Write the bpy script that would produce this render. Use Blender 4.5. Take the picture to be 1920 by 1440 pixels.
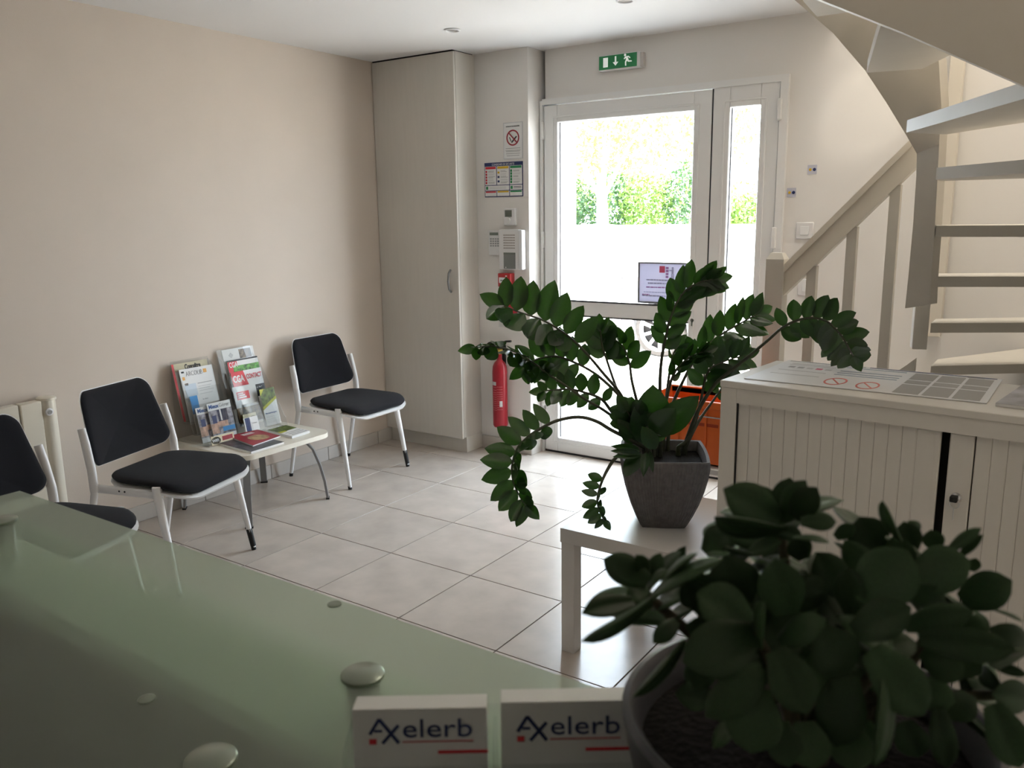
import bpy, bmesh, math, random
from mathutils import Vector, Matrix
random.seed(7)
for o in list(bpy.data.objects): bpy.data.objects.remove(o)
SC = bpy.context.scene
COL = SC.collection
PI = math.pi

# ---------------------------------------------------------------- camera
CP = Vector((3.812, -2.161, 1.482)); FPX = 1563.8
yaw, pitch, roll = -0.59994, -0.19819, -0.01349
FW = Vector((math.sin(yaw)*math.cos(pitch), math.cos(yaw)*math.cos(pitch), math.sin(pitch)))
r0 = Vector((math.cos(yaw), -math.sin(yaw), 0)); u0 = r0.cross(FW)
RT = math.cos(roll)*r0 + math.sin(roll)*u0
UP = -math.sin(roll)*r0 + math.cos(roll)*u0
cam = bpy.data.cameras.new('camera'); camo = bpy.data.objects.new('camera', cam); COL.objects.link(camo)
camo.matrix_world = Matrix(((RT.x, UP.x, -FW.x, CP.x), (RT.y, UP.y, -FW.y, CP.y), (RT.z, UP.z, -FW.z, CP.z), (0, 0, 0, 1)))
cam.sensor_width = 36; cam.sensor_fit = 'HORIZONTAL'; cam.lens = FPX/1920*36; cam.clip_start = 0.02; cam.clip_end = 400
cam.dof.use_dof = True; cam.dof.focus_distance = 4.2; cam.dof.aperture_fstop = 12.0
SC.camera = camo
# photograph pixel -> point in the room (used to measure where things stand)
def ray(x, y): return FW + RT*((x-960)/FPX) - UP*((y-720)/FPX)
def onZ(x, y, z=0.0): v = ray(x, y); return CP + v*((z-CP.z)/v.z)
def onY(x, y, yy): v = ray(x, y); return CP + v*((yy-CP.y)/v.y)
def onX(x, y, xx): v = ray(x, y); return CP + v*((xx-CP.x)/v.x)
def at(x, y, t): return CP + ray(x, y)*t

# ---------------------------------------------------------------- world, sun, lights, exposure
W = bpy.data.worlds.new('sky'); SC.world = W; W.use_nodes = True
bg = W.node_tree.nodes['Background']; bg.inputs[0].default_value = (0.74, 0.87, 1.0, 1); bg.inputs[1].default_value = 15.0
def lamp(name, kind, loc, energy, color, rot=(0, 0, 0), size=None, size_y=None, angle=None):
    l = bpy.data.lights.new(name, kind); l.energy = energy; l.color = color
    if kind == 'AREA':
        l.shape = 'RECTANGLE'; l.size = size; l.size_y = size_y or size
    if kind == 'SUN': l.angle = angle
    o = bpy.data.objects.new(name, l); COL.objects.link(o); o.location = loc; o.rotation_euler = rot
    return o
sun_dir = Vector((-0.45, 0.42, -1.0)).normalized()
sun = lamp('sun', 'SUN', (0, 12, 20), 75.0, (1.0, 0.94, 0.84), angle=0.009)
sun.rotation_euler = sun_dir.to_track_quat('-Z', 'Y').to_euler()
door_portal = lamp('door_portal', 'AREA', (1.76, 2.60, 1.1), 1, (1, 1, 1), (-PI/2, 0, 0), 1.5, 2.3)
door_portal.data.cycles.is_portal = True
lamp('unseen_fill_light', 'AREA', (2.2, -3.6, 2.40), 2.5, (1.0, 0.78, 0.56), (0, 0, 0), 1.2, 0.6)  # unseen fill standing in for warm light from behind the camera
lamp('unseen_fill_light', 'AREA', (4.45, -1.0, 2.40), 3.4, (1.0, 0.84, 0.64), (0, 0, 0), 1.2, 0.6)  # added out of view to light the cabinet front but not the cards
lamp('stairwell_light', 'AREA', (3.7, 1.2, 4.85), 64, (1.0, 0.94, 0.84), (0, 0, 0), 1.4, 1.4)
sp_ = lamp('stair_sun_spot', 'SPOT', (3.95, 0.9, 3.3), 45, (1.0, 0.92, 0.78))  # added spot standing in for the sun patch on the stair wall
sp_.data.spot_size = math.radians(13); sp_.data.spot_blend = 0.6; sp_.data.shadow_soft_size = 0.02
sp_.rotation_euler = (Vector((2.93, 2.25, 2.02))-Vector((3.95, 0.9, 3.3))).to_track_quat('-Z', 'Y').to_euler()
SC.view_settings.view_transform = 'Standard'; SC.view_settings.look = 'None'
SC.view_settings.gamma = 1.0; SC.view_settings.use_curve_mapping = False
SC.view_settings.exposure = 0.10

# ---------------------------------------------------------------- materials
MATS = {}
def mat(name, col, rough=0.5, metal=0.0, var=0.0, vscale=8.0, bump=0.0, bscale=60.0, trans=0.0, ior=1.45, spec=0.5, rnd=0.0, sheen=0.0, emit=0.0, transl=0.0, coat=0.0, stretch=None, tcol=None):
    if name in MATS: return MATS[name]
    m = bpy.data.materials.new(name); m.use_nodes = True; nt = m.node_tree; N = nt.nodes; L = nt.links
    b = N['Principled BSDF']; out = N['Material Output']
    b.inputs['Base Color'].default_value = (*col, 1); b.inputs['Roughness'].default_value = rough
    b.inputs['Metallic'].default_value = metal; b.inputs['IOR'].default_value = ior
    b.inputs['Specular IOR Level'].default_value = spec
    b.inputs['Transmission Weight'].default_value = trans
    b.inputs['Sheen Weight'].default_value = sheen
    b.inputs['Coat Weight'].default_value = coat
    if emit: b.inputs['Emission Color'].default_value = (*col, 1); b.inputs['Emission Strength'].default_value = emit
    src = None
    if var or bump or rnd:
        tc = N.new('ShaderNodeTexCoord'); mp = N.new('ShaderNodeMapping'); L.new(tc.outputs['Object'], mp.inputs[0])
        if stretch: mp.inputs['Scale'].default_value = stretch
    if var or rnd:
        nz = N.new('ShaderNodeTexNoise'); nz.inputs['Scale'].default_value = vscale; nz.inputs['Detail'].default_value = 6
        hs = N.new('ShaderNodeHueSaturation'); hs.inputs['Color'].default_value = (*col, 1)
        vec = mp.outputs[0]
        if rnd:
            oi = N.new('ShaderNodeObjectInfo'); ad = N.new('ShaderNodeVectorMath'); ad.operation = 'ADD'
            sc = N.new('ShaderNodeVectorMath'); sc.operation = 'SCALE'; sc.inputs['Scale'].default_value = 40.0
            cb = N.new('ShaderNodeCombineXYZ')
            for k in range(3): L.new(oi.outputs['Random'], cb.inputs[k])
            L.new(cb.outputs[0], sc.inputs[0]); L.new(mp.outputs[0], ad.inputs[0]); L.new(sc.outputs[0], ad.inputs[1]); vec = ad.outputs[0]
        L.new(vec, nz.inputs['Vector'])
        mr = N.new('ShaderNodeMapRange'); L.new(nz.outputs['Fac'], mr.inputs['Value'])
        mr.inputs['From Min'].default_value = 0.3; mr.inputs['From Max'].default_value = 0.7
        mr.inputs['To Min'].default_value = 1-var; mr.inputs['To Max'].default_value = 1+var
        val = mr.outputs[0]
        if rnd:
            m2 = N.new('ShaderNodeMapRange'); L.new(oi.outputs['Random'], m2.inputs['Value'])
            m2.inputs['To Min'].default_value = 1-rnd; m2.inputs['To Max'].default_value = 1+rnd
            mu = N.new('ShaderNodeMath'); mu.operation = 'MULTIPLY'; L.new(val, mu.inputs[0]); L.new(m2.outputs[0], mu.inputs[1]); val = mu.outputs[0]
        L.new(val, hs.inputs['Value']); L.new(hs.outputs[0], b.inputs['Base Color']); src = hs.outputs[0]
    if bump:
        n2 = N.new('ShaderNodeTexNoise'); n2.inputs['Scale'].default_value = bscale; n2.inputs['Detail'].default_value = 4
        L.new(mp.outputs[0], n2.inputs['Vector'])
        bp = N.new('ShaderNodeBump'); bp.inputs['Strength'].default_value = bump; bp.inputs['Distance'].default_value = 0.004
        L.new(n2.outputs['Fac'], bp.inputs['Height']); L.new(bp.outputs[0], b.inputs['Normal'])
    if transl:
        tr = N.new('ShaderNodeBsdfTranslucent'); tr.inputs[0].default_value = (*(tcol or (col[0]*2.2, col[1]*2.4, col[2]*1.0)), 1)
        mx = N.new('ShaderNodeMixShader'); mx.inputs[0].default_value = transl
        L.new(b.outputs[0], mx.inputs[1]); L.new(tr.outputs[0], mx.inputs[2]); L.new(mx.outputs[0], out.inputs[0])
    MATS[name] = m
    return m
def pane_glass(name, tint=(1, 1, 1), refl=0.08, rough=0.0):
    m = bpy.data.materials.new(name); m.use_nodes = True; nt = m.node_tree; N = nt.nodes; L = nt.links
    N.remove(N['Principled BSDF']); out = N['Material Output']
    t = N.new('ShaderNodeBsdfTransparent'); t.inputs[0].default_value = (*tint, 1)
    g = N.new('ShaderNodeBsdfGlossy'); g.inputs['Roughness'].default_value = rough
    lw = N.new('ShaderNodeLayerWeight'); lw.inputs[0].default_value = 0.5
    pw = N.new('ShaderNodeMath'); pw.operation = 'POWER'; pw.inputs[1].default_value = 4.0; L.new(lw.outputs['Facing'], pw.inputs[0])
    fr = N.new('ShaderNodeMapRange'); L.new(pw.outputs[0], fr.inputs['Value']); fr.inputs['To Min'].default_value = 0.03; fr.inputs['To Max'].default_value = 0.7
    mx = N.new('ShaderNodeMixShader'); L.new(fr.outputs[0], mx.inputs[0]); L.new(t.outputs[0], mx.inputs[1]); L.new(g.outputs[0], mx.inputs[2])
    L.new(mx.outputs[0], out.inputs[0]); MATS[name] = m; return m
def frosted(name):
    m = bpy.data.materials.new(name); m.use_nodes = True; nt = m.node_tree; N = nt.nodes; L = nt.links
    b = N['Principled BSDF']; out = N['Material Output']
    b.inputs['Base Color'].default_value = (0.58, 0.63, 0.56, 1); b.inputs['Roughness'].default_value = 0.33; b.inputs['Specular IOR Level'].default_value = 0.55
    r = N.new('ShaderNodeBsdfRefraction'); r.inputs['Color'].default_value = (0.80, 0.86, 0.775, 1); r.inputs['Roughness'].default_value = 0.34; r.inputs['IOR'].default_value = 1.2
    t = N.new('ShaderNodeBsdfTransparent'); t.inputs[0].default_value = (0.84, 0.89, 0.83, 1)
    m1 = N.new('ShaderNodeMixShader'); m1.inputs[0].default_value = 0.40; L.new(r.outputs[0], m1.inputs[1]); L.new(t.outputs[0], m1.inputs[2])
    m2 = N.new('ShaderNodeMixShader'); m2.inputs[0].default_value = 0.76; L.new(b.outputs[0], m2.inputs[1]); L.new(m1.outputs[0], m2.inputs[2])
    L.new(m2.outputs[0], out.inputs[0]); MATS[name] = m; return m

M_wall_l = mat('beige wall paint', (0.66, 0.575, 0.495), 0.75, var=0.02, vscale=3, bump=0.10, bscale=180)
M_wall = mat('white wall paint', (0.80, 0.77, 0.73), 0.7, var=0.01, vscale=3, bump=0.08, bscale=180)
M_ceil = mat('white ceiling paint', (0.84, 0.82, 0.80), 0.8)
M_tile = mat('beige porcelain tile', (0.53, 0.472, 0.418), 0.23, var=0.09, vscale=7, rnd=0.025, bump=0.05, bscale=9, spec=0.55)
M_grout = mat('grey brown grout', (0.10, 0.078, 0.068), 0.9)
M_plinth = mat('beige tile plinth', (0.56, 0.52, 0.475), 0.4, var=0.05, vscale=10, rnd=0.03)
M_upvc = mat('white door profile', (0.82, 0.81, 0.79), 0.35)
M_glass = pane_glass('door glass')
M_gasket = mat('black gasket', (0.03, 0.03, 0.035), 0.6)
M_white = mat('white laminate', (0.74, 0.71, 0.655), 0.38, var=0.01, vscale=30)
M_cup = mat('cream cupboard laminate', (0.66, 0.625, 0.565), 0.45, var=0.02, vscale=6, stretch=(8, 8, 0.6))
M_dark = mat('gap shade', (0.02, 0.018, 0.016), 0.9)  # near black, painted in where gaps are only shaded
M_steel = mat('brushed metal', (0.55, 0.55, 0.55), 0.35, metal=1.0)
M_chrome = mat('chrome', (0.75, 0.75, 0.77), 0.12, metal=1.0)
M_blackfab = mat('black fabric', (0.010, 0.010, 0.013), 0.92, bump=0.5, bscale=900, sheen=0.08, spec=0.15)
M_chairw = mat('white chair plastic', (0.87, 0.86, 0.85), 0.5)
M_rubber = mat('black rubber', (0.012, 0.012, 0.012), 0.55)
M_greyleg = mat('grey metal leg', (0.30, 0.305, 0.31), 0.42, metal=0.55)
M_rad = mat('cream radiator enamel', (0.78, 0.72, 0.60), 0.35)
M_stair = mat('grey beige stair paint', (0.60, 0.56, 0.49), 0.45, var=0.02, vscale=12)
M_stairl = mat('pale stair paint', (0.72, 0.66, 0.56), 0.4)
M_red = mat('red enamel', (0.36, 0.012, 0.025), 0.3)
M_redp = mat('red plastic', (0.46, 0.02, 0.025), 0.4)
M_pw = mat('white plastic', (0.78, 0.77, 0.76), 0.4)
M_pg = mat('grey plastic', (0.33, 0.34, 0.33), 0.4)
M_lcd = mat('grey display', (0.16, 0.18, 0.15), 0.25)
M_paper = mat('white paper', (0.80, 0.80, 0.79), 0.6)
M_black = mat('black ink', (0.012, 0.012, 0.014), 0.5)
M_navy = mat('navy ink', (0.02, 0.035, 0.13), 0.5)
M_blue = mat('blue ink', (0.02, 0.10, 0.33), 0.5)
M_sky = mat('bright blue ink', (0.02, 0.27, 0.66), 0.5)
M_crim = mat('red ink', (0.60, 0.03, 0.045), 0.5)
M_dred = mat('dark red ink', (0.33, 0.02, 0.035), 0.5)
M_yel = mat('yellow ink', (0.68, 0.44, 0.03), 0.5)
M_grn = mat('green ink', (0.03, 0.27, 0.10), 0.5)
M_grey = mat('grey ink', (0.36, 0.36, 0.36), 0.6)
M_lgrey = mat('light grey ink', (0.60, 0.60, 0.60), 0.6)
M_orange = mat('orange ink', (0.80, 0.42, 0.10), 0.5)
M_crate = mat('orange crate plastic', (0.80, 0.15, 0.02), 0.4)
M_pot = mat('dark ribbed stoneware', (0.16, 0.15, 0.148), 0.8, var=0.15, vscale=60)
M_jpot = mat('grey ceramic', (0.075, 0.075, 0.085), 0.4)
M_soil = mat('dark soil', (0.006, 0.005, 0.004), 0.95, var=0.5, vscale=90, bump=1.0, bscale=200)
M_zz = mat('glossy dark green leaf', (0.014, 0.042, 0.012), 0.26, rnd=0.4, var=0.12, vscale=20, transl=0.16, spec=0.6, tcol=(0.05, 0.16, 0.012))
M_stem = mat('dark green stem', (0.045, 0.050, 0.025), 0.45, var=0.2, vscale=40)
M_jade = mat('matt jade leaf', (0.050, 0.095, 0.042), 0.42, rnd=0.35, var=0.12, vscale=30, transl=0.10, spec=0.4)
M_jstem = mat('jade stem', (0.09, 0.085, 0.05), 0.7, var=0.3, vscale=80)
M_acryl = pane_glass('clear acrylic', (0.95, 0.96, 0.96))
M_frost = frosted('frosted green glass')
M_desk = mat('white desk laminate', (0.76, 0.74, 0.70), 0.45)
M_asph = mat('pale concrete paving', (0.62, 0.58, 0.53), 0.9, var=0.12, vscale=1.5)  # light concrete colour with random mottling
M_render = mat('white render', (0.80, 0.79, 0.77), 0.85)
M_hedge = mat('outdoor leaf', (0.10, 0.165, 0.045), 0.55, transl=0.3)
M_hedged = mat('outdoor shaded leaf', (0.036, 0.080, 0.036), 0.6, transl=0.2)  # darker leaf green with the shade put into the colour
M_yleaf = mat('yellow green leaf', (0.22, 0.27, 0.045), 0.55, transl=0.35)
M_bark = mat('pale bark', (0.55, 0.50, 0.44), 0.9, var=0.2, vscale=5)
M_car = mat('white car paint', (0.42, 0.42, 0.42), 0.3, coat=0.5)
M_tyre = mat('tyre rubber', (0.018, 0.016, 0.015), 0.8)
M_carglass = mat('car window', (0.30, 0.33, 0.36), 0.05, metal=0.9)
M_alloy = mat('silver alloy', (0.75, 0.75, 0.76), 0.35, metal=0.4)
M_exitg = mat('exit sign green', (0.008, 0.16, 0.05), 0.4, emit=0.12)
M_exitw = mat('exit sign white', (0.85, 0.88, 0.84), 0.4, emit=0.35)
M_notice = mat('backlit notice sheet', (0.80, 0.80, 0.90), 0.6, transl=0.3, tcol=(0.48, 0.48, 0.56))
M_frameg = mat('grey frame', (0.20, 0.20, 0.21), 0.5)
M_flegs = mat('white lacquer', (0.66, 0.63, 0.60), 0.30)
M_brown = mat('brown photo print', (0.16, 0.11, 0.07), 0.5, var=0.9, vscale=60)
M_photo = mat('photo print', (0.30, 0.28, 0.32), 0.5, var=0.9, vscale=45)
M_skin = mat('warm photo print', (0.55, 0.33, 0.24), 0.5, var=0.5, vscale=40)
M_gold = mat('golden photo print', (0.40, 0.27, 0.13), 0.5, var=0.5, vscale=45)
M_olive = mat('olive photo print', (0.10, 0.14, 0.03), 0.5, var=0.8, vscale=50)
M_lime = mat('lime ink', (0.45, 0.45, 0.04), 0.5)
M_veg = mat('green photo print', (0.10, 0.28, 0.05), 0.5, var=0.9, vscale=60)
M_cream = mat('cream card', (0.72, 0.64, 0.45), 0.6)

# ---------------------------------------------------------------- helpers
def tag(o, label=None, cat=None, group=None, kind=None):
    if label: o['label'] = label
    if cat: o['category'] = cat
    if group: o['group'] = group
    if kind: o['kind'] = kind
    return o
def thing(name, label, cat, loc=(0, 0, 0), rz=0.0, group=None):
    o = bpy.data.objects.new(name, None); o.empty_display_size = 0.05; COL.objects.link(o)
    o.location = loc; o.rotation_euler = (0, 0, rz); return tag(o, label, cat, group)
class MB:
    """collects shapes into one mesh"""
    def __init__(s): s.b = bmesh.new()
    def box(s, x0, x1, y0, y1, z0, z1, bev=0.0, M=None, seg=1):
        g = bmesh.ops.create_cube(s.b, size=1.0); vs = g['verts']
        for v in vs: v.co = Vector(((x0+x1)/2+v.co.x*(x1-x0), (y0+y1)/2+v.co.y*(y1-y0), (z0+z1)/2+v.co.z*(z1-z0)))
        if bev:
            es = list({e for v in vs for e in v.link_edges})
            r = bmesh.ops.bevel(s.b, geom=es, offset=bev, segments=seg, affect='EDGES', profile=0.5); 
            vs = list({v for f in r['faces'] for v in f.verts} | {v for v in vs if v.is_valid})
        if M is not None:
            for v in vs: v.co = M @ v.co
        return s
    def prism(s, pts, z0, z1, M=None):
        """polygon in xy extruded in z"""
        a = [s.b.verts.new((p[0], p[1], z0)) for p in pts]; c = [s.b.verts.new((p[0], p[1], z1)) for p in pts]
        n = len(pts)
        try:
            s.b.faces.new(a[::-1]); s.b.faces.new(c)
        except ValueError: pass
        for i in range(n): s.b.faces.new((a[i], a[(i+1) % n], c[(i+1) % n], c[i]))
        if M is not None:
            for v in a+c: v.co = M @ v.co
        return s
    def prism_y(s, pts, y0, y1):
        """polygon in xz extruded in y"""
        return s.prism(pts, -y1, -y0, Matrix(((1, 0, 0, 0), (0, 0, -1, 0), (0, 1, 0, 0), (0, 0, 0, 1))))
    def tube(s, path, rad, n=8, cap=True, sx=1.0):
        P = [Vector(p) for p in path]; R = rad if isinstance(rad, (list, tuple)) else [rad]*len(P)
        rings = []; prev = None
        for i, p in enumerate(P):
            t = (P[min(i+1, len(P)-1)]-P[max(i-1, 0)]).normalized()
            if prev is None:
                a = Vector((0, 0, 1)) if abs(t.z) < 0.9 else Vector((1, 0, 0))
                u = t.cross(a).normalized()
            else: u = (prev - t*prev.dot(t)).normalized()
            w = t.cross(u); prev = u
            rings.append([s.b.verts.new(p+(u*math.cos(2*PI*k/n)*sx+w*math.sin(2*PI*k/n))*R[i]) for k in range(n)])
        for i in range(len(rings)-1):
            for k in range(n): s.b.faces.new((rings[i][k], rings[i][(k+1) % n], rings[i+1][(k+1) % n], rings[i+1][k]))
        if cap: s.b.faces.new(rings[0][::-1]); s.b.faces.new(rings[-1])
        return s
    def lathe(s, prof, n=24, M=None, cap=True):
        rings = []
        for r, z in prof: rings.append([s.b.verts.new((r*math.cos(2*PI*k/n), r*math.sin(2*PI*k/n), z)) for k in range(n)])
        for i in range(len(rings)-1):
            for k in range(n): s.b.faces.new((rings[i][k], rings[i][(k+1) % n], rings[i+1][(k+1) % n], rings[i+1][k]))
        if cap: s.b.faces.new(rings[0][::-1]); s.b.faces.new(rings[-1])
        if M is not None:
            for q in rings:
                for v in q: v.co = M @ v.co
        return s
    def quad(s, a, b, c, d):
        s.b.faces.new([s.b.verts.new(p) for p in (a, b, c, d)]); return s
    def grid(s, fn, nu, nv, close=False):
        vs = [[s.b.verts.new(fn(i/nu, j/nv)) for j in range(nv+1)] for i in range(nu+1)]
        for i in range(nu):
            for j in range(nv): s.b.faces.new((vs[i][j], vs[i+1][j], vs[i+1][j+1], vs[i][j+1]))
        return s
    def mesh(s, name, m, smooth=None):
        bmesh.ops.recalc_face_normals(s.b, faces=s.b.faces[:])
        me = bpy.data.meshes.new(name); s.b.to_mesh(me); s.b.free()
        if m: me.materials.append(m)
        if smooth is not None:
            me.shade_smooth(); me.set_sharp_from_angle(angle=math.radians(smooth))
        return me
    def obj(s, name, m, parent=None, smooth=None, loc=None):
        return place(name, s.mesh(name, m, smooth), parent, loc)
def place(name, me, parent=None, loc=None):
    o = bpy.data.objects.new(name, me); COL.objects.link(o)
    if parent: o.parent = parent
    if loc is not None: o.location = loc
    return o
def struct(o): o['kind'] = 'structure'; return o
def B(name, m, x0, x1, y0, y1, z0, z1, parent=None, bev=0.0, seg=1):
    return MB().box(x0, x1, y0, y1, z0, z1, bev, seg=seg).obj(name, m, parent, 40 if bev else None)
def cyl_y(mb, x, y0, y1, z, r, n=20, r2=None):
    """disc/cylinder with its axis along y"""
    M = Matrix.Translation((x, y0, z)) @ Matrix.Rotation(-PI/2, 4, 'X')
    return mb.lathe([(r, 0), (r if r2 is None else r2, y1-y0)], n, M)
TXT = {}
def text_mesh(body, size, bold=0.0):
    k = (body, size, bold)
    if k in TXT: return TXT[k]
    c = bpy.data.curves.new('lettering', 'FONT'); c.body = body; c.size = size; c.extrude = 0.0003; c.offset = bold; c.resolution_u = 3
    o = bpy.data.objects.new('lettering', c); COL.objects.link(o)
    dg = bpy.context.evaluated_depsgraph_get()
    me = bpy.data.meshes.new_from_object(o.evaluated_get(dg)); bpy.data.objects.remove(o)
    TXT[k] = me; return me
def text(parent, body, size, x, z, m, y=-0.001, bold=0.0, width=None, name='lettering'):
    """lettering on a face that looks along the parent's -y"""
    me = text_mesh(body, size, bold).copy(); me.materials.clear(); me.materials.append(m)
    o = place(name, me, parent, (x, y, z)); o.rotation_euler = (PI/2, 0, 0)
    if width:
        xs = [v.co.x for v in me.vertices]; o.scale.x = width/(max(xs)-min(xs))
    return o

# ================================================================ the room
RX0, RX1, RY0, YB, ZC = 0.0, 4.75, -5.4, 2.25, 2.44
TS = 0.45
floor = struct(MB().box(RX0-0.1, RX1+0.1, RY0-0.1, YB+0.3, -0.12, -0.003).obj('floor', M_grout))
tile_me = MB().box(-TS/2+0.0024, TS/2-0.0024, -TS/2+0.0024, TS/2-0.0024, -0.008, 0.0, 0.0008).mesh('tile', M_tile)
for i in range(0, 11):
    for j in range(-12, 5):
        place('tile', tile_me, floor, (TS*(i+0.5), TS*(j+0.5), 0))
B('tile', M_tile, 1.04, 2.49, 2.2516, 2.30, -0.008, 0.0, floor)
struct(B('wall_left', M_wall_l, -0.12, 0.0, RY0, YB+0.3, 0, ZC+0.2))
struct(B('wall_rear', M_wall, RX0-0.1, RX1+0.1, RY0-0.12, RY0, 0, ZC+0.2))
struct(B('wall_right', M_wall, RX1, RX1+0.12, RY0, YB+0.3, 0, 5.0))
# back wall with the door opening, the pier beside it and the wall of the stairwell
DX0, DX1, DZ = 1.032, 2.50, 2.152
mb = MB(); mb.box(-0.1, DX0+0.03, YB+0.06, YB+0.30, 0, 5.0); mb.box(DX0+0.03, DX1, YB, YB+0.30, DZ, 5.0); mb.box(DX1, RX1+0.1, YB, YB+0.30, 0, 5.0)
wall_back = struct(mb.obj('wall_back', M_wall))
mb = MB(); mb.box(-0.05, DX0, 2.108, YB+0.08, 0, ZC+0.05, 0.006, seg=2)
struct(mb.obj('wall_pier', M_wall, smooth=40))
# ceiling with the stairwell opening
HX0, HY0 = 2.74, -0.55
mb = MB(); mb.box(RX0-0.1, HX0, RY0, YB+0.2, ZC, ZC+0.28); mb.box(HX0, RX1+0.1, RY0, HY0, ZC, ZC+0.28)
struct(mb.obj('ceiling', M_ceil))
mb = MB(); mb.box(HX0-0.1, RX1+0.1, HY0-0.1, YB+0.2, 4.95, 5.05); mb.box(HX0-0.1, HX0, HY0, YB, ZC+0.28, 5.0); mb.box(HX0-0.1, RX1+0.1, HY0-0.1, HY0, ZC+0.28, 5.0)
struct(mb.obj('stairwell_shaft', M_wall))
# skirting tiles
def skirting(name, pts, m=M_plinth):
    root = None
    for k, (x0, x1, y0, y1) in enumerate(pts):
        o = B('tile', m, x0, x1, y0, y1, 0.0, 0.083, None, 0.002)
        if root is None: root = struct(o); o.name = name
        else: o.parent = root
skirting('baseboard_left', [(0.0, 0.010, TS*j+0.0015, TS*(j+1)-0.0015) for j in range(-11, 5)])
skirting('baseboard_pier', [(0.655, DX0+0.010, 2.098, 2.108), (DX0, DX0+0.010, 2.108, 2.245)])
skirting('baseboard_back', [(2.505, 2.95, 2.240, 2.25), (2.953, 3.4, 2.240, 2.25), (3.403, 3.85, 2.240, 2.25), (3.853, 4.3, 2.24, 2.25)])
# recessed spotlights
for k, (x, y) in enumerate(((0.965, 1.495), (1.965, 1.491))):
    t = thing('ceiling_spotlight', ['white ringed recessed ceiling spotlight over the tall cream cupboard', 'recessed ceiling spotlight at the top edge near the exit sign'][k], 'spotlight', (x, y, ZC), 0, 'recessed ceiling spotlights')
    MB().lathe([(0.043, -0.001), (0.043, -0.005), (0.036, -0.008), (0.031, -0.004), (0.030, -0.0005)], 28, cap=False).obj('ring', M_pw, t, 60)
    MB().lathe([(0.030, -0.0005), (0.030, -0.002), (0.012, -0.004)], 24).obj('bulb', mat('spot lens', (0.30, 0.28, 0.25), 0.3), t, 60)

# ================================================================ entrance door
FY0, FY1 = 2.235, 2.305     # profile depth
door = tag(MB().box(DX0+0.005, 1.055, 2.225, FY1+0.01, 0, DZ).box(DX1-0.035, DX1+0.005, 2.225, FY1+0.01, 0, DZ+0.008).box(1.055, DX1-0.035, 2.225, FY1+0.01, 2.127, DZ+0.008).obj('door_1', M_upvc), kind='structure')
def profile_frame(name, x0, x1, z0, z1, w_l, w_r, w_t, w_b, parent, m=M_upvc):
    mb = MB()
    mb.box(x0, x0+w_l, FY0, FY1, z0, z1, 0.004); mb.box(x1-w_r, x1, FY0, FY1, z0, z1, 0.004)
    mb.box(x0+w_l-0.002, x1-w_r+0.002, FY0, FY1, z1-w_t, z1, 0.004); mb.box(x0+w_l-0.002, x1-w_r+0.002, FY0, FY1, z0, z0+w_b, 0.004)
    # stepped glazing bead
    a, b_, c, d = x0+w_l, x1-w_r, z1-w_t, z0+w_b
    mb.box(a-0.035, a-0.025, FY0-0.004, FY0+0.01, d-0.03, c+0.03, 0.002); mb.box(b_+0.025, b_+0.035, FY0-0.004, FY0+0.01, d-0.03, c+0.03, 0.002)
    mb.box(a-0.03, b_+0.03, FY0-0.004, FY0+0.01, c+0.025, c+0.035, 0.002); mb.box(a-0.03, b_+0.03, FY0-0.004, FY0+0.01, d-0.035, d-0.025, 0.002)
    return mb.obj(name, m, parent, 40)
leaf = profile_frame('door_leaf', 1.06, 2.104, 0.012, 2.122, 0.094, 0.100, 0.098, 0.088, door)
B('mid_rail', M_upvc, 1.154, 2.004, FY0, FY1, 0.886, 0.972, leaf, 0.004)
B('glass_pane', M_glass, 1.150, 2.008, 2.268, 2.274, 0.968, 2.028, leaf)
B('glass_pane', M_glass, 1.150, 2.008, 2.268, 2.274, 0.096, 0.890, leaf)
mb = MB(); mb.box(1.154, 2.004, FY0-0.001, FY0+0.006, 0.971, 0.979); mb.box(1.154, 2.004, FY0-0.001, FY0+0.006, 0.880, 0.887); mb.box(1.154, 1.158, 2.262, 2.268, 0.977, 2.024); mb.box(1.154, 1.158, 2.262, 2.268, 0.1, 0.881)
mb.obj('gasket', M_gasket, leaf)
mb = MB(); mb.box(1.045, 1.062, 2.219, 2.240, 1.93, 2.03, 0.003); mb.obj('hinge', M_upvc, leaf)
MB().box(1.045, 1.062, 2.219, 2.240, 1.29, 1.39, 0.003).obj('hinge', M_upvc, leaf)
MB().box(1.045, 1.062, 2.219, 2.240, 0.30, 0.40, 0.003).obj('hinge', M_upvc, leaf)
mb = MB(); cyl_y(mb, 2.030, FY0-0.004, FY0, 0.900, 0.010); mb.box(2.024, 2.036, FY0-0.004, FY0, 0.868, 0.898, 0.002); mb.obj('keyhole', M_lcd, leaf)
B('threshold_seal', M_gasket, 1.056, 2.46, FY0+0.004, FY1, 0.0, 0.012, door)
side = profile_frame('side_leaf', 2.112, 2.462, 0.012, 2.140, 0.092, 0.098, 0.115, 0.088, door)
B('glass_pane', M_glass, 2.20, 2.368, 2.268, 2.274, 0.096, 2.03, side)
MB().box(2.204, 2.208, 2.262, 2.268, 0.1, 2.024).obj('gasket', M_gasket, side)
B('gap_seal', M_gasket, 2.1035, 2.1125, FY0+0.006, FY1-0.005, 0.012, 2.125, door)
MB().box(2.455, 2.478, 2.212, 2.240, 1.94, 2.045, 0.004).obj('hinge', M_upvc, side)
MB().box(2.455, 2.478, 2.212, 2.240, 1.30, 1.41, 0.004).obj('hinge', M_upvc, side)
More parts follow.
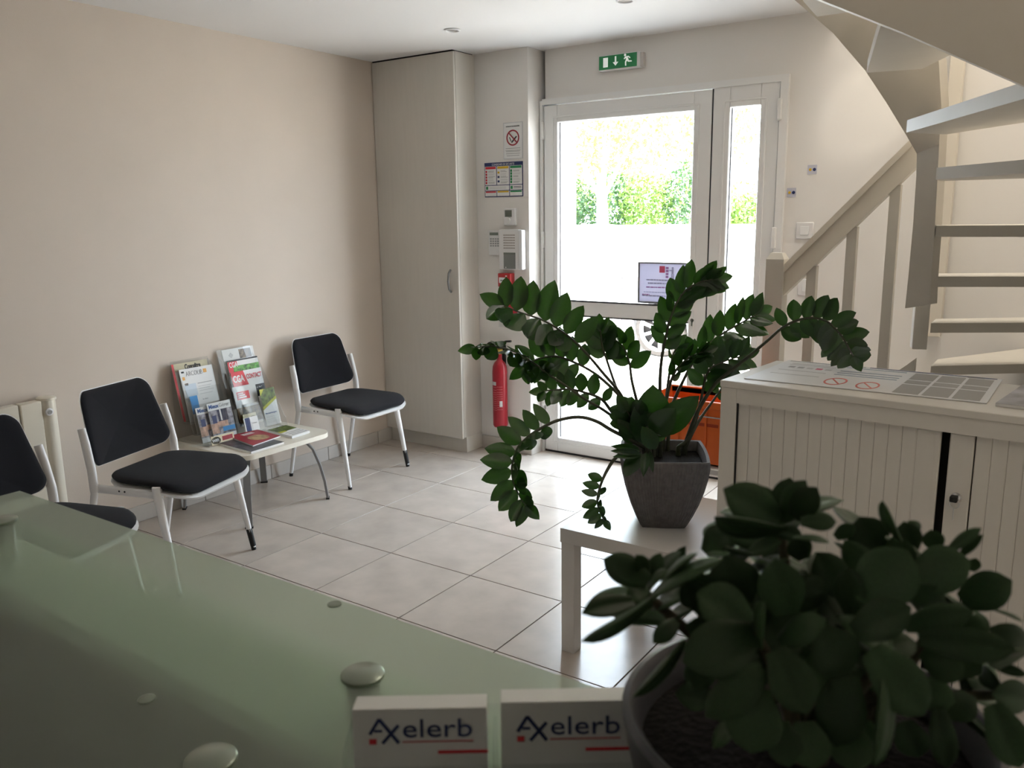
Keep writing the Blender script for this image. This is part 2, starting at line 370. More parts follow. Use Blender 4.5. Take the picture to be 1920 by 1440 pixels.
# outer reveal of the doorway
mb = MB(); mb.box(0.9, 1.095, YB+0.30, 2.56, -0.2, 2.6); mb.box(0.9, 1.095, FY1+0.01, YB+0.30, -0.02, DZ+0.02); mb.box(2.49, 2.75, YB+0.30, 2.56, -0.2, 2.6); mb.box(0.9, 2.75, YB+0.30, 2.56, 2.20, 2.7)
struct(mb.obj('wall_outer_reveal', M_render))
# notice hung on the outer side of the glass
nt_ = thing('door_notice', 'grey framed opening notice with red logo hung on the entrance door glass', 'notice', (1.84, 2.262, 0.98))
mb = MB(); w, h = 0.158, 0.236
mb.box(-w, w, -0.006, 0.004, 0, 0.011); mb.box(-w, w, -0.006, 0.004, h-0.009, h); mb.box(-w, -w+0.010, -0.006, 0.004, 0.011, h-0.009); mb.box(w-0.010, w, -0.006, 0.004, 0.011, h-0.009)
mb.obj('frame', M_frameg, nt_)
B('sheet', M_notice, -w+0.008, w-0.008, -0.002, 0.002, 0.008, h-0.006, nt_)
pk = mat('pink red print', (0.65, 0.10, 0.20), 0.6); pu = mat('mauve print', (0.42, 0.22, 0.48), 0.6); bl = mat('blue grey print', (0.42, 0.42, 0.60), 0.6)
B('logo_square', pk, -0.025, 0.008, -0.0035, -0.002, 0.178, 0.215, nt_)
mb = MB()
for k in range(4): mb.box(0.014, 0.030, -0.0035, -0.002, 0.148+k*0.017, 0.160+k*0.017)
mb.obj('logo_blocks', pu, nt_)
mb = MB(); cyl_y(mb, 0.055, -0.0035, -0.002, 0.205, 0.006, 12); mb.box(0.049, 0.061, -0.0035, -0.002, 0.172, 0.198); mb.box(0.047, 0.053, -0.0035, -0.002, 0.146, 0.172); mb.box(0.058, 0.064, -0.0035, -0.002, 0.146, 0.172); mb.box(0.034, 0.05, -0.0035, -0.002, 0.188, 0.194)
mb.obj('logo_figure', bl, nt_)
for k, (z, m, x0, x1) in enumerate(((0.132, bl, -0.105, 0.10), (0.113, bl, -0.095, 0.09), (0.090, pu, -0.105, 0.10), (0.063, bl, -0.12, 0.12), (0.047, pu, -0.13, -0.085), (0.041, bl, -0.13, 0.12))):
    mb = MB(); x = x0; random.seed(k)
    while x < x1:
        l = random.uniform(0.006, 0.022); mb.box(x, min(x+l, x1), -0.0035, -0.002, z, z+(0.007 if k != 3 else 0.004)); x += l+0.004
    mb.obj('printed_line', m, nt_)
random.seed(11)

# ================================================================ exit sign
ex = thing('exit_sign', 'green emergency exit sign with running figure above the entrance door', 'exit sign', (1.5625, 2.25, 2.278))
B('housing', M_pw, -0.118, 0.130, -0.042, 0.0, -0.004, 0.078, ex, 0.003)
B('end_cap', mat('pale end cap', (0.62, 0.58, 0.55), 0.5), 0.130, 0.147, -0.030, 0.0, -0.002, 0.074, ex, 0.002)
B('panel', M_exitg, -0.117, 0.116, -0.0440, -0.042, 0.002, 0.074, ex)
mb = MB(); mb.box(-0.090, -0.061, -0.0450, -0.044, 0.014, 0.064); mb.obj('door_symbol', M_exitw, ex)
MB().prism_y([(-0.018, 0.066), (-0.009, 0.066), (-0.009, 0.036), (0.004, 0.036), (-0.0135, 0.017), (-0.031, 0.036), (-0.018, 0.036)], -0.0450, -0.044).obj('arrow_symbol', M_exitw, ex)
mb = MB(); cyl_y(mb, 0.045, -0.0450, -0.044, 0.066, 0.0065, 14)
mb.prism_y([(0.046, 0.058), (0.066, 0.060), (0.078, 0.050), (0.075, 0.046), (0.065, 0.053), (0.061, 0.052), (0.068, 0.036), (0.086, 0.034), (0.086, 0.028), (0.064, 0.029), (0.057, 0.036), (0.052, 0.028), (0.053, 0.010), (0.046, 0.010), (0.045, 0.030), (0.052, 0.044), (0.049, 0.051), (0.041, 0.044), (0.037, 0.048)], -0.0450, -0.044)
mb.obj('running_figure', M_exitw, ex)

# ================================================================ pier fittings (pier face y = 2.108)
PY = 2.108
ns = thing('no_smoking_sign', 'white no smoking notice with red ring above the safety poster', 'sign', (0.925, PY, 1.819))
B('board', mat('pale board', (0.62, 0.62, 0.62), 0.5), -0.069, 0.069, -0.004, 0, 0, 0.211, ns)
B('sheet', M_paper, -0.064, 0.064, -0.005, -0.004, 0.005, 0.206, ns)
def ring(mb, cx, cz, ro, ri, y0, y1, n=32):
    for k in range(n):
        a, b_ = 2*PI*k/n, 2*PI*(k+1)/n
        mb.prism_y([(cx+ri*math.cos(a), cz+ri*math.sin(a)), (cx+ro*math.cos(a), cz+ro*math.sin(a)), (cx+ro*math.cos(b_), cz+ro*math.sin(b_)), (cx+ri*math.cos(b_), cz+ri*math.sin(b_))], y0, y1)
mb = MB(); ring(mb, 0, 0.122, 0.046, 0.038, -0.0065, -0.005); mb.prism_y([(-0.033, 0.150), (-0.028, 0.155), (0.033, 0.094), (0.028, 0.089)], -0.0065, -0.005)
mb.obj('red_ring', M_dred, ns)
mb = MB(); mb.prism_y([(-0.012, 0.098), (-0.006, 0.092), (0.030, 0.126), (0.024, 0.132)], -0.006, -0.005); mb.prism_y([(-0.026, 0.125), (-0.022, 0.128), (-0.010, 0.104), (-0.014, 0.100)], -0.006, -0.005)
mb.obj('cigarette_symbol', M_black, ns)
text(ns, 'INTERDICTION DE FUMER', 0.010, -0.048, 0.184, M_black, -0.0055, width=0.096)
for k, (z, w_) in enumerate(((0.060, 0.104), (0.048, 0.108), (0.042, 0.098), (0.030, 0.10), (0.018, 0.09))):
    B('printed_line', M_grey if k else M_pg, -w_/2, w_/2, -0.0055, -0.005, z, z+0.003, ns)
sp = thing('safety_poster', 'colourful safety instructions poster with red yellow and green panels on the pier', 'poster', (0.852, PY, 1.600))
B('board', M_navy, -0.140, 0.140, -0.004, 0, 0, 0.204, sp)
text(sp, 'CONSIGNES DE SECURITE', 0.018, -0.085, 0.186, M_paper, -0.0045, width=0.165)
def panel(x0, x1, z0, z1, m=M_paper): return B('white_panel', m, x0, x1, -0.0048, -0.004, z0, z1, sp)
cols = ((-0.136, -0.052), (-0.047, 0.042), (0.047, 0.136))
for (x0, x1), m in zip(cols, (M_crim, M_yel, M_grn)):
    panel(x0, x1, 0.072, 0.182); B('heading', m, x0+0.004, x1-0.004, -0.0054, -0.0048, 0.166, 0.180, sp)
    panel(x0, x1, 0.005, 0.036); B('heading', m, x0+0.004, x1-0.004, -0.0054, -0.0048, 0.026, 0.035, sp)
panel(-0.136, 0.042, 0.040, 0.068); panel(0.047, 0.136, 0.040, 0.068)
B('symbol', M_grn, -0.130, -0.114, -0.0054, -0.0048, 0.045, 0.063, sp); B('symbol', M_grn, 0.052, 0.068, -0.0054, -0.0048, 0.045, 0.063, sp)
for k in range(5):
    z = 0.145-k*0.0165
    B('symbol', M_crim, -0.132, -0.120, -0.0054, -0.0048, z, z+0.012, sp); B('symbol', M_grn, 0.051, 0.064, -0.0054, -0.0048, z, z+0.014, sp)
    for (x0, x1) in ((-0.112, -0.060), (-0.020, 0.034), (0.072, 0.128)):
        mb = MB(); mb.box(x0, x1-random.uniform(0, 0.02), -0.0052, -0.0048, z+0.008, z+0.0105); mb.box(x0, x1-random.uniform(0, 0.02), -0.0052, -0.0048, z+0.002, z+0.0045); mb.obj('printed_line', M_lgrey if k % 2 else M_grey, sp)
for k in range(3): B('symbol', (M_yel, M_navy, M_navy)[k], -0.042, -0.028, -0.0054, -0.0048, 0.138-k*0.026, 0.150-k*0.026, sp)
for z in (0.049, 0.057): B('printed_line', M_lgrey, -0.105, 0.02, -0.0052, -0.0048, z, z+0.003, sp)
for z in (0.049, 0.057): B('printed_line', M_black, 0.074, 0.130, -0.0052, -0.0048, z, z+0.003, sp)

th = thing('thermostat', 'white wall thermostat with dial above the intercom', 'thermostat', (0.905, PY, 1.428))
B('body', M_pw, -0.043, 0.043, -0.024, 0, 0, 0.103, th, 0.004)
B('display', M_lcd, -0.032, 0.018, -0.0255, -0.024, 0.052, 0.092, th)
mb = MB(); cyl_y(mb, -0.008, -0.036, -0.024, 0.030, 0.018, 24); mb.obj('dial', M_pw, th, 40)
kp = thing('alarm_keypad', 'white alarm keypad with small display left of the intercom', 'keypad', (0.788, PY, 1.250))
B('body', M_pw, -0.045, 0.045, -0.022, 0, 0, 0.150, kp, 0.006, 2)
B('display', M_lcd, -0.032, 0.030, -0.0235, -0.022, 0.120, 0.137, kp)
for r in range(4):
    for c in range(4): B('button', M_pg, -0.030+c*0.018, -0.019+c*0.018, -0.0240, -0.022, 0.052+r*0.014, 0.060+r*0.014, kp)
ic = thing('intercom', 'white video intercom panel with speaker slots between thermostat and call point', 'intercom', (0.918, PY, 1.163))
B('body', M_pw, -0.085, 0.062, -0.036, 0, 0, 0.243, ic, 0.005, 2)
B('handset_edge', mat('bright plastic', (0.86, 0.87, 0.88), 0.25), 0.064, 0.090, -0.044, 0, 0.002, 0.240, ic, 0.006, 2)
for r in range(6):
    mb = MB()
    for c in range(9): mb.box(-0.050+c*0.0095, -0.0435+c*0.0095, -0.0370, -0.036, 0.128+r*0.0155, 0.134+r*0.0155)
    mb.obj('speaker_slot_row', mat('slot grey', (0.28, 0.24, 0.21), 0.7), ic)
B('screen', mat('grey screen', (0.20, 0.21, 0.20), 0.2), -0.050, 0.036, -0.0375, -0.036, 0.006, 0.104, ic)
B('screen_bezel', M_lcd, -0.050, 0.036, -0.0385, -0.0375, 0.092, 0.104, ic)
mb = MB(); cyl_y(mb, -0.034, -0.0390, -0.0375, 0.014, 0.004, 12); mb.obj('indicator', M_paper, ic)
fa = thing('fire_call_point', 'red fire alarm call point under the intercom', 'alarm', (0.887, PY, 1.058))
B('body', M_redp, -0.055, 0.036, -0.052, 0, 0, 0.083, fa, 0.004, 2)
B('plate', M_paper, -0.045, 0.014, -0.0535, -0.052, 0.024, 0.058, fa)
for k in range(3):
    mb = MB(); cyl_y(mb, -0.029+k*0.013, -0.0545, -0.0535, 0.040, 0.0042, 12); mb.obj('dot', M_black, fa)
B('emblem', M_paper, 0.002, 0.014, -0.0535, -0.052, 0.064, 0.071, fa)
lb = thing('extinguisher_label', 'small red white and black instruction label on the pier above the extinguisher', 'label', (0.87, PY, 0.812))
B('sheet', mat('label card', (0.68, 0.66, 0.64), 0.6), -0.072, 0.072, -0.002, 0, -0.01, 0.184, lb)
B('red_block', M_crim, -0.070, 0.070, -0.003, -0.002, 0.075, 0.182, lb); B('black_block', M_black, -0.012, 0.010, -0.003, -0.002, 0.0, 0.042, lb)
for k in range(4): B('printed_line', M_grey, 0.014, 0.062, -0.003, -0.002, 0.004+k*0.010, 0.008+k*0.010, lb)
fe = thing('fire_extinguisher', 'red fire extinguisher hanging on the pier beside the door', 'extinguisher', (0.838, 2.052, 0.170))
MB().lathe([(0.030, 0.0), (0.042, 0.004), (0.047, 0.016), (0.047, 0.36), (0.044, 0.392), (0.034, 0.415), (0.020, 0.428), (0.016, 0.436), (0.016, 0.470)], 28).obj('cylinder', M_red, fe, 50)
MB().lathe([(0.017, 0.470), (0.021, 0.474), (0.021, 0.500), (0.014, 0.505)], 18).obj('valve', mat('brass', (0.55, 0.40, 0.10), 0.35, metal=0.8), fe, 50)
mb = MB(); mb.tube([(-0.02, 0, 0.502), (0.02, 0, 0.515), (0.085, -0.004, 0.495)], 0.008, 6); mb.obj('carry_handle', M_rubber, fe)
mb = MB(); mb.tube([(-0.045, 0, 0.535), (0.0, 0, 0.522), (0.05, 0, 0.552), (0.09, 0, 0.556)], 0.007, 6); mb.obj('lever', M_rubber, fe)
mb = MB(); mb.lathe([(0.034, -0.006), (0.036, 0.0), (0.034, 0.006)], 20, Matrix.Translation((-0.062, -0.004, 0.508)) @ Matrix.Rotation(PI/2, 4, 'X')); mb.obj('hose_horn', M_rubber, fe, 50)
MB().box(-0.012, 0.012, 0.045, 0.058, 0.40, 0.52).obj('wall_bracket', M_rubber, fe)
def wrap(a0, a1, z0, z1, m, name, r=0.0474, n=8):
    mb = MB(); mb.grid(lambda u, v: (r*math.cos(a0+(a1-a0)*u), r*math.sin(a0+(a1-a0)*u), z0+(z1-z0)*v), n, 1); return mb.obj(name, m, fe, 80)
pr = mat('pale red print', (0.62, 0.22, 0.22), 0.5)
wrap(-2.55, -1.5, 0.275, 0.298, M_lgrey, 'brand_label')
for k, z in enumerate((0.262, 0.245, 0.228, 0.215, 0.200, 0.186, 0.172, 0.160, 0.145, 0.130, 0.116)):
    wrap(-2.5, -1.45, z, z+0.0022, pr, 'printed_line'); wrap(-1.40, -0.6, z+0.004, z+0.0062, pr, 'printed_line')
wrap(-1.05, -0.65, 0.140, 0.176, M_lgrey, 'round_seal')

# wall stickers and switches right of the door
for k, (px, py) in enumerate(((1523, 318), (1484, 361))):
    p = onY(px, py, YB); t = thing('wall_sticker', ['small pale sticker with two dots on the wall by the stairs, higher one', 'small pale sticker with two dots beside the door frame, lower one'][k], 'sticker', (p.x, YB, p.z), 0, 'small dotted wall stickers')
    B('sheet', mat('lilac sticker', (0.55, 0.55, 0.62), 0.5), -0.023, 0.023, -0.002, 0, -0.023, 0.023, t)
    mb = MB(); cyl_y(mb, -0.009, -0.003, -0.002, 0.0, 0.007, 12); mb.obj('dot', M_yel, t)
    mb = MB(); cyl_y(mb, 0.011, -0.003, -0.002, 0.0, 0.008, 12); mb.obj('dot', M_navy, t)
for k, (x, z) in enumerate(((2.616, 1.392), (2.640, 1.105))):
    t = thing('light_switch', ['white square light switch on the wall between door and handrail', 'white light switch lower down behind the stair newel post'][k], 'switch', (x, YB, z), 0, 'white light switches')
    B('plate', M_pw, -0.044, 0.044, -0.010, 0, -0.042, 0.042, t, 0.004); B('rocker', M_paper, -0.022, 0.022, -0.0135, -0.010, -0.022, 0.022, t, 0.002)

# ================================================================ tall cupboard in the corner
cb = thing('tall_cupboard', 'tall cream corner cupboard with one door reaching the ceiling', 'cupboard', (0.0, 1.9, 0.0))
B('carcass', M_cup, 0.006, 0.648, 0.020, 0.206, 0.10, 2.434, cb)
B('door', M_cup, 0.004, 0.648, 0.0, 0.018, 0.095, 2.431, cb, 0.0015)
B('plinth', M_cup, 0.012, 0.652, 0.038, 0.206, 0.0, 0.10, cb)
B('top_gap_shade', M_dark, 0.006, 0.640, 0.004, 0.200, 2.434, 2.440, cb)  # dark strip painted in for the shade above the cupboard
hd = MB().tube([(0.588, 0.0, 1.165), (0.588, -0.020, 1.145), (0.588, -0.028, 1.096), (0.588, -0.020, 1.047), (0.588, 0.0, 1.027)], 0.0065, 8).obj('handle', mat('dark satin metal', (0.22, 0.22, 0.22), 0.4, metal=0.7), cb, 60)

# ================================================================ radiator on the left wall
rd = thing('radiator', 'cream wall radiator with flat fins behind the leftmost chair', 'radiator', (0.0, -0.318, 0.20))
for k in range(7): B('fin', M_rad, 0.035, 0.085, -0.145-k*0.098, -0.055-k*0.098, 0.0, 0.515, rd, 0.004)
B('back_body', M_rad, 0.012, 0.036, -0.74, -0.05, 0.01, 0.505, rd)
mb = MB(); mb.lathe([(0.036, 0.0), (0.036, 0.510), (0.041, 0.512), (0.041, 0.522), (0.034, 0.526)], 24, Matrix.Translation((0.055, -0.020, 0))); mb.obj('end_column', M_rad, rd, 40)
mb = MB(); M = Matrix.Translation((0.090, -0.030, 0.462)) @ Matrix.Rotation(PI/2, 4, 'Y'); mb.lathe([(0.017, 0), (0.017, 0.004), (0.012, 0.006)], 20, M); k_ = mb.obj('knob', M_pw, rd, 40)
mb = MB(); M = Matrix.Translation((0.096, -0.030, 0.462)) @ Matrix.Rotation(PI/2, 4, 'Y'); mb.lathe([(0.010, 0), (0.009, 0.004)], 16, M); mb.obj('knob_centre', M_steel, k_, 40)
mb = MB(); mb.tube([(0.0, -0.15, 0.3), (0.03, -0.15, 0.3)], 0.015, 8); mb.tube([(0.0, -0.6, 0.3), (0.03, -0.6, 0.3)], 0.015, 8); mb.obj('wall_bracket', M_rad, rd)

# ================================================================ chairs
def rrect(hx, hy, r, n=7, cx=0.0, cy=0.0):
    pts = []
    for k, (sx, sy) in enumerate(((1, 1), (-1, 1), (-1, -1), (1, -1))):
        for i in range(n+1):
            a = PI/2*(k+i/n); pts.append((cx+sx*(hx-r)+r*math.cos(a), cy+sy*(hy-r)+r*math.sin(a)))
    return pts
def pad(outline, ctr, th_top, th_bot, fn, m, name, parent, rings=(0.0, 0.45, 0.75, 0.9, 0.975, 1.0)):
    """cushion: a rounded slab over an outline; fn(x, y, h) gives the point"""
    mb = MB(); b = mb.b; n = len(outline); layers = []
    def prof(s, th): return th*(max(0.0, 1-s**6))**0.5
    seq = [(s, prof(s, th_top)) for s in rings[1:]] + [(s, -prof(s, th_bot)) for s in reversed(rings[1:-1])]
    top = b.verts.new(fn(ctr[0], ctr[1], th_top)); bot = b.verts.new(fn(ctr[0], ctr[1], -th_bot))
    for s, h in seq:
        layers.append([b.verts.new(fn(ctr[0]+(p[0]-ctr[0])*s, ctr[1]+(p[1]-ctr[1])*s, h)) for p in outline])
    for k in range(n): b.faces.new((top, layers[0][k], layers[0][(k+1) % n])); b.faces.new((bot, layers[-1][(k+1) % n], layers[-1][k]))
    for i in range(len(layers)-1):
        for k in range(n): b.faces.new((layers[i][k], layers[i+1][k], layers[i+1][(k+1) % n], layers[i][(k+1) % n]))
    return mb.obj(name, m, parent, 60)
def seat_fn(x, y, h):
    z = 0.452 + h
    if x > 0.16: z -= 1.5*(x-0.16)**2
    if x < 0.02: z += 0.6*(0.02-x)**2
    z -= 0.45*max(0.0, 0.20-abs(y))*0.10
    return Vector((x, y, z))
def back_fn(y, z, h):
    x = -0.128 - (z-0.50)*0.21 - 0.055*(1-(y/0.22)**2) + h
    return Vector((x, y, z - 0.035*(1-(y/0.22)**2)*(1-(z-0.48)/0.31) + (0.012*(1-(y/0.22)**2))))
def make_chair(label):
    t = thing('waiting_room_chair', label, 'chair', group='black and white waiting chairs')
    so = [(p[0], p[1]*(0.90+0.10*min(1, max(0, (p[0]+0.10)/0.25)))) for p in rrect(0.212, 0.240, 0.10, cx=0.098)]
    pad(so, (0.098, 0), 0.020, 0.022, seat_fn, M_blackfab, 'seat', t)
    ss = [(0.098+(p[0]-0.098)*1.02, p[1]*1.02) for p in so]
    pad(ss, (0.098, 0), 0.0, 0.030, lambda x, y, h: seat_fn(x, y, h-0.020), M_chairw, 'seat_shell', t)
    bo = [(p[0]*(1.0-0.10*(p[1]-0.645)/0.15), p[1]) for p in rrect(0.212, 0.145, 0.045, cy=0.648)]
    pad(bo, (0, 0.648), 0.022, 0.006, back_fn, M_blackfab, 'backrest', t)
    bs = [(p[0]*1.02, 0.64+(p[1]-0.64)*1.02) for p in bo]
    pad(bs, (0, 0.648), 0.0, 0.014, lambda y, z, h: back_fn(y, z, h-0.004), M_chairw, 'backrest_shell', t)
    for s in (-1, 1):
        y = s*0.243
        MB().tube([(-0.128, y, 0.405), (-0.132, y, 0.50), (-0.150, y*0.985, 0.60), (-0.165, y*0.975, 0.665)], [0.020, 0.020, 0.020, 0.018], 10, sx=0.75).obj('upright', M_chairw, t, 50)
        MB().box(-0.145, 0.20, y-0.011*s-0.009, y-0.011*s+0.009, 0.398, 0.432, 0.006).obj('side_rail', M_chairw, t, 50)
        mb = MB()
        for xx in (-0.005, 0.022): cyl_y(mb, xx, y-0.011*s+(0.009 if s > 0 else -0.0105), y-0.011*s+(0.0105 if s > 0 else -0.009), 0.417, 0.004, 10)
        mb.obj('bolt', M_rubber, t)
        l = MB().tube([(0.178, y*0.97, 0.450), (0.182, y*0.98, 0.40), (0.250, s*0.252, 0.012)], [0.020, 0.018, 0.0105], 10).obj('leg', M_chairw, t, 50)
        MB().tube([(0.2475, s*0.2515, 0.02), (0.251, s*0.252, 0.0)], 0.0112, 10).obj('foot_cap', M_rubber, l, 50)
        if s > 0: MB().tube([(0.2335, s*0.2498, 0.100), (0.2490, s*0.2518, 0.018)], [0.0135, 0.0125], 12).obj('rubber_sleeve', M_rubber, l, 50)
        l = MB().tube([(-0.128, y*0.985, 0.42), (-0.225, s*0.243, 0.012)], [0.015, 0.0105], 10).obj('leg', M_chairw, t, 50)
        MB().tube([(-0.223, s*0.243, 0.02), (-0.226, s*0.243, 0.0)], 0.0112, 10).obj('foot_cap', M_rubber, l, 50)
    return t
def dup(root, loc, rz, label):
    def cp(o, par):
        c = o.copy(); COL.objects.link(c); c.parent = par
        for ch in o.children: cp(ch, c)
        return c
    r = cp(root, None); r.location = loc; r.rotation_euler = (0, 0, rz); r['label'] = label; return r
chair = make_chair('black and white chair nearest the tall cupboard, right of the leaflet table')
chair.location = (0.287, 1.243, 0); chair.rotation_euler = (0, 0, math.radians(2))
dup(chair, (0.622, -0.172, 0), math.radians(16.5), 'black and white chair in the middle, left of the leaflet table')
dup(chair, (0.862, -0.850, 0), math.radians(16.5), 'black and white chair at the left edge, partly hidden by the counter')

# ================================================================ leaflet table
TZ = 0.372
tb = thing('side_table', 'low white side table with arched grey metal legs between two chairs', 'table', (0.293, 0.565, 0))
mb = MB(); o_ = [(p[0]*(1+0.0*p[1]), p[1]) for p in rrect(0.292, 0.292, 0.07)]
o_ = [(x*(1+0.05*(1-(y/0.292)**2)), y*(1+0.05*(1-(x/0.292)**2))) for x, y in o_]
mb.prism(o_, TZ-0.024, TZ); mb.obj('table_top', mat('cream table laminate', (0.80, 0.76, 0.66), 0.35), tb, 30)
for sx in (-1, 1):
    for sy in (-1, 1):
        mb = MB(); pth = [(0.155, TZ-0.026), (0.185, TZ-0.04), (0.215, TZ-0.09), (0.238, 0.19), (0.252, 0.10), (0.260, 0.0)]
        vs = []
        for d, z in pth:
            c = Vector((sx*d, sy*d, z)); side_ = Vector((-sy, sx, 0)).normalized()*0.017; out = Vector((sx, sy, 0)).normalized()*0.006
            vs.append([mb.b.verts.new(q) for q in (c-side_-out, c+side_-out, c+side_+out, c-side_+out)])
        for i in range(len(vs)-1):
            for k in range(4): mb.b.faces.new((vs[i][k], vs[i][(k+1) % 4], vs[i+1][(k+1) % 4], vs[i+1][k]))
        mb.b.faces.new(vs[0][::-1]); mb.b.faces.new(vs[-1])
        l = mb.obj('leg', M_greyleg, tb, 40)
        MB().box(-0.019, 0.019, -0.009, 0.009, 0, 0.008, M=Matrix.Translation((sx*0.260, sy*0.260, 0)) @ Matrix.Rotation(math.atan2(sx, -sy), 4, 'Z')).obj('foot_cap', M_rubber, l)

# leaflets: face looks along +x, leaning back towards the wall
LEAN = math.radians(13)
def leaflet(name, label, cat, px, py, xt, w, h, th=0.003, m=M_paper, lean=LEAN, group='leaflets on the side table', rz=PI/2):
    TL = onX(px, py, xt)
    up = Vector((-math.sin(lean), 0, math.cos(lean)))
    h = min(h, (TL.z-TZ-0.003)/up.z)
    b_ = TL + Vector((0, w/2, 0)) - up*h
    t = thing(name, label, cat, b_, 0, group); t.rotation_euler = (-lean, 0, rz)
    B('sheets', m, -w/2, w/2, 0.0, th, 0, h, t); t['w'] = w; t['h'] = h
    return t
def pr_(t, m, u0, u1, v0, v1, name='printed_panel', d=0.0006):
    w, h = t['w'], t['h']; return B(name, m, (u0-0.5)*w, (u1-0.5)*w, -d, 0, v0*h, v1*h, t)
def ptx(t, body, size, u, v, m, width=None, bold=0.0):
    return text(t, body, size, (u-0.5)*t['w'], v*t['h'], m, -0.0009, bold, width*t['w'] if width else None)
# clear tiered stands
def stand(label, y0, y1, tiers):
    t = thing('leaflet_stand', label, 'leaflet stand', (0, (y0+y1)/2, TZ), 0, 'clear acrylic leaflet stands'); hw = (y1-y0)/2
    for (xb, zb, hh) in tiers:
        dx = math.tan(LEAN)*hh
        mb = MB(); mb.prism_y([(xb, zb), (xb+0.003, zb), (xb+0.003-dx, zb+hh), (xb-dx, zb+hh)], -hw, hw); mb.obj('back_panel', M_acryl, t)
        B('shelf', M_acryl, xb, xb+0.028, -hw, hw, zb-0.003, zb, t)
    for s in (-1, 1):
        mb = MB(); mb.prism_y([(0.03, 0.0), (0.30, 0.0), (0.285, 0.05), (0.09, 0.36), (0.03, 0.40)], s*hw-0.0015, s*hw+0.0015); mb.obj('side_panel', M_acryl, t)
    return t
stand('clear acrylic stand holding the left group of leaflets on the side table', 0.300, 0.522, ((0.10, 0.10, 0.31), (0.17, 0.05, 0.22), (0.24, 0.003, 0.20)))
stand('clear acrylic stand holding the right group of leaflets on the side table', 0.580, 0.800, ((0.10, 0.12, 0.31), (0.17, 0.05, 0.24), (0.24, 0.003, 0.15)))
t = leaflet('booklet', 'cream booklet titled Connaître with red spine at the back of the left stand', 'booklet', 322, 684, 0.030, 0.205, 0.297, 0.012)
pr_(t, M_cream, 0.0, 1.0, 0.86, 1.0); pr_(t, M_crim, -0.03, 0.03, 0.0, 1.0, 'red_spine', 0.002); ptx(t, 'Connaître', 0.036, 0.33, 0.885, M_black, 0.46, 0.0015)
t = leaflet('leaflet', 'white leaflet headed ARCOLIB in the left stand', 'leaflet', 335, 694, 0.052, 0.196, 0.285, 0.006)
ptx(t, 'ARCOLIB', 0.034, 0.17, 0.865, M_grey, 0.50); pr_(t, M_orange, 0.70, 0.80, 0.88, 0.95); pr_(t, M_black, 0.05, 0.13, 0.93, 0.96); pr_(t, M_orange, 0.05, 0.12, 0.80, 0.86)
pr_(t, mat('pale blue print', (0.62, 0.70, 0.78), 0.6), 0.06, 0.40, 0.40, 0.72); pr_(t, M_brown, 0.08, 0.18, 0.70, 0.74)
for k, v in enumerate((0.70, 0.64, 0.60, 0.56, 0.50, 0.46)): pr_(t, M_grey if k == 0 else M_lgrey, 0.46, 0.90-0.05*(k % 3), v, v+0.012, 'printed_line')
t = leaflet('leaflet', 'white leaflet with bright blue corner in the left stand', 'leaflet', 355, 744, 0.105, 0.165, 0.205, 0.004)
pr_(t, M_sky, 0.0, 0.27, 0.55, 1.0); ptx(t, 'le client', 0.010, 0.45, 0.86, M_grey); ptx(t, 'Agricole', 0.012, 0.78, 0.68, M_grey)
def mieux(label, px, py, xt, w=0.140):
    t = leaflet('magazine', label, 'magazine', px, py, xt, w, 0.205, 0.004)
    pr_(t, M_photo, 0.0, 1.0, 0.14, 0.80); pr_(t, M_navy, 0.36, 0.78, 0.48, 0.79); pr_(t, M_paper, 0.46, 0.52, 0.5, 0.79, d=0.0012); pr_(t, M_skin, 0.0, 0.30, 0.18, 0.45, d=0.0012); pr_(t, M_skin, 0.28, 0.72, 0.34, 0.48, d=0.0014)
    pr_(t, M_navy, 0.10, 0.28, 0.45, 0.66, d=0.0012); pr_(t, M_sky, 0.46, 0.98, 0.20, 0.32, d=0.0016)
    ptx(t, 'Mieux', 0.028, 0.05, 0.855, M_blue, 0.42, 0.0008); ptx(t, 'Gérer', 0.028, 0.48, 0.855, M_grey, 0.45)
    return t
mieux('MieuxGérer magazine cover half covered by its twin in the left stand', 366, 766, 0.170)
mieux('MieuxGérer magazine cover fully in view at the front of the left stand', 387, 758, 0.180)
t = leaflet('wifi_card', 'cream card with black WiFi badge propped in front of the leaflets', 'card', 395, 820, 0.290, 0.135, 0.045, 0.002, M_cream, math.radians(10))
mb = MB(); M = Matrix.Diagonal((1.25, 1, 0.85, 1)); mb.lathe([(0.022, -0.0008), (0.022, 0)], 24, Matrix.Translation((-0.040, 0, 0.022)) @ M @ Matrix.Rotation(PI/2, 4, 'X')); mb.obj('badge', M_black, t)
text(t, 'Wi', 0.020, -0.063, 0.016, M_paper, -0.0016, 0.0006); text(t, 'Fi', 0.020, -0.038, 0.016, M_paper, -0.0016, 0.0006); pr_(t, M_dred, 0.48, 0.94, 0.32, 0.80)
t = leaflet('leaflet', 'white leaflet with grey diamond logo and archive photo at the back of the right stand', 'leaflet', 415, 657, 0.030, 0.205, 0.297, 0.004)
pr_(t, M_brown, 0.52, 0.90, 0.80, 0.97, 'printed_photo'); 
mb = MB(); mb.prism_y([(-0.065, 0.262), (-0.050, 0.277), (-0.035, 0.262), (-0.050, 0.247)], -0.0008, 0); mb.obj('diamond_logo', M_lgrey, t)
t = leaflet('magazine', 'dark CGA magazine with vegetable photo behind the CGA CONTACT one', 'magazine', 425, 677, 0.058, 0.200, 0.285, 0.004)
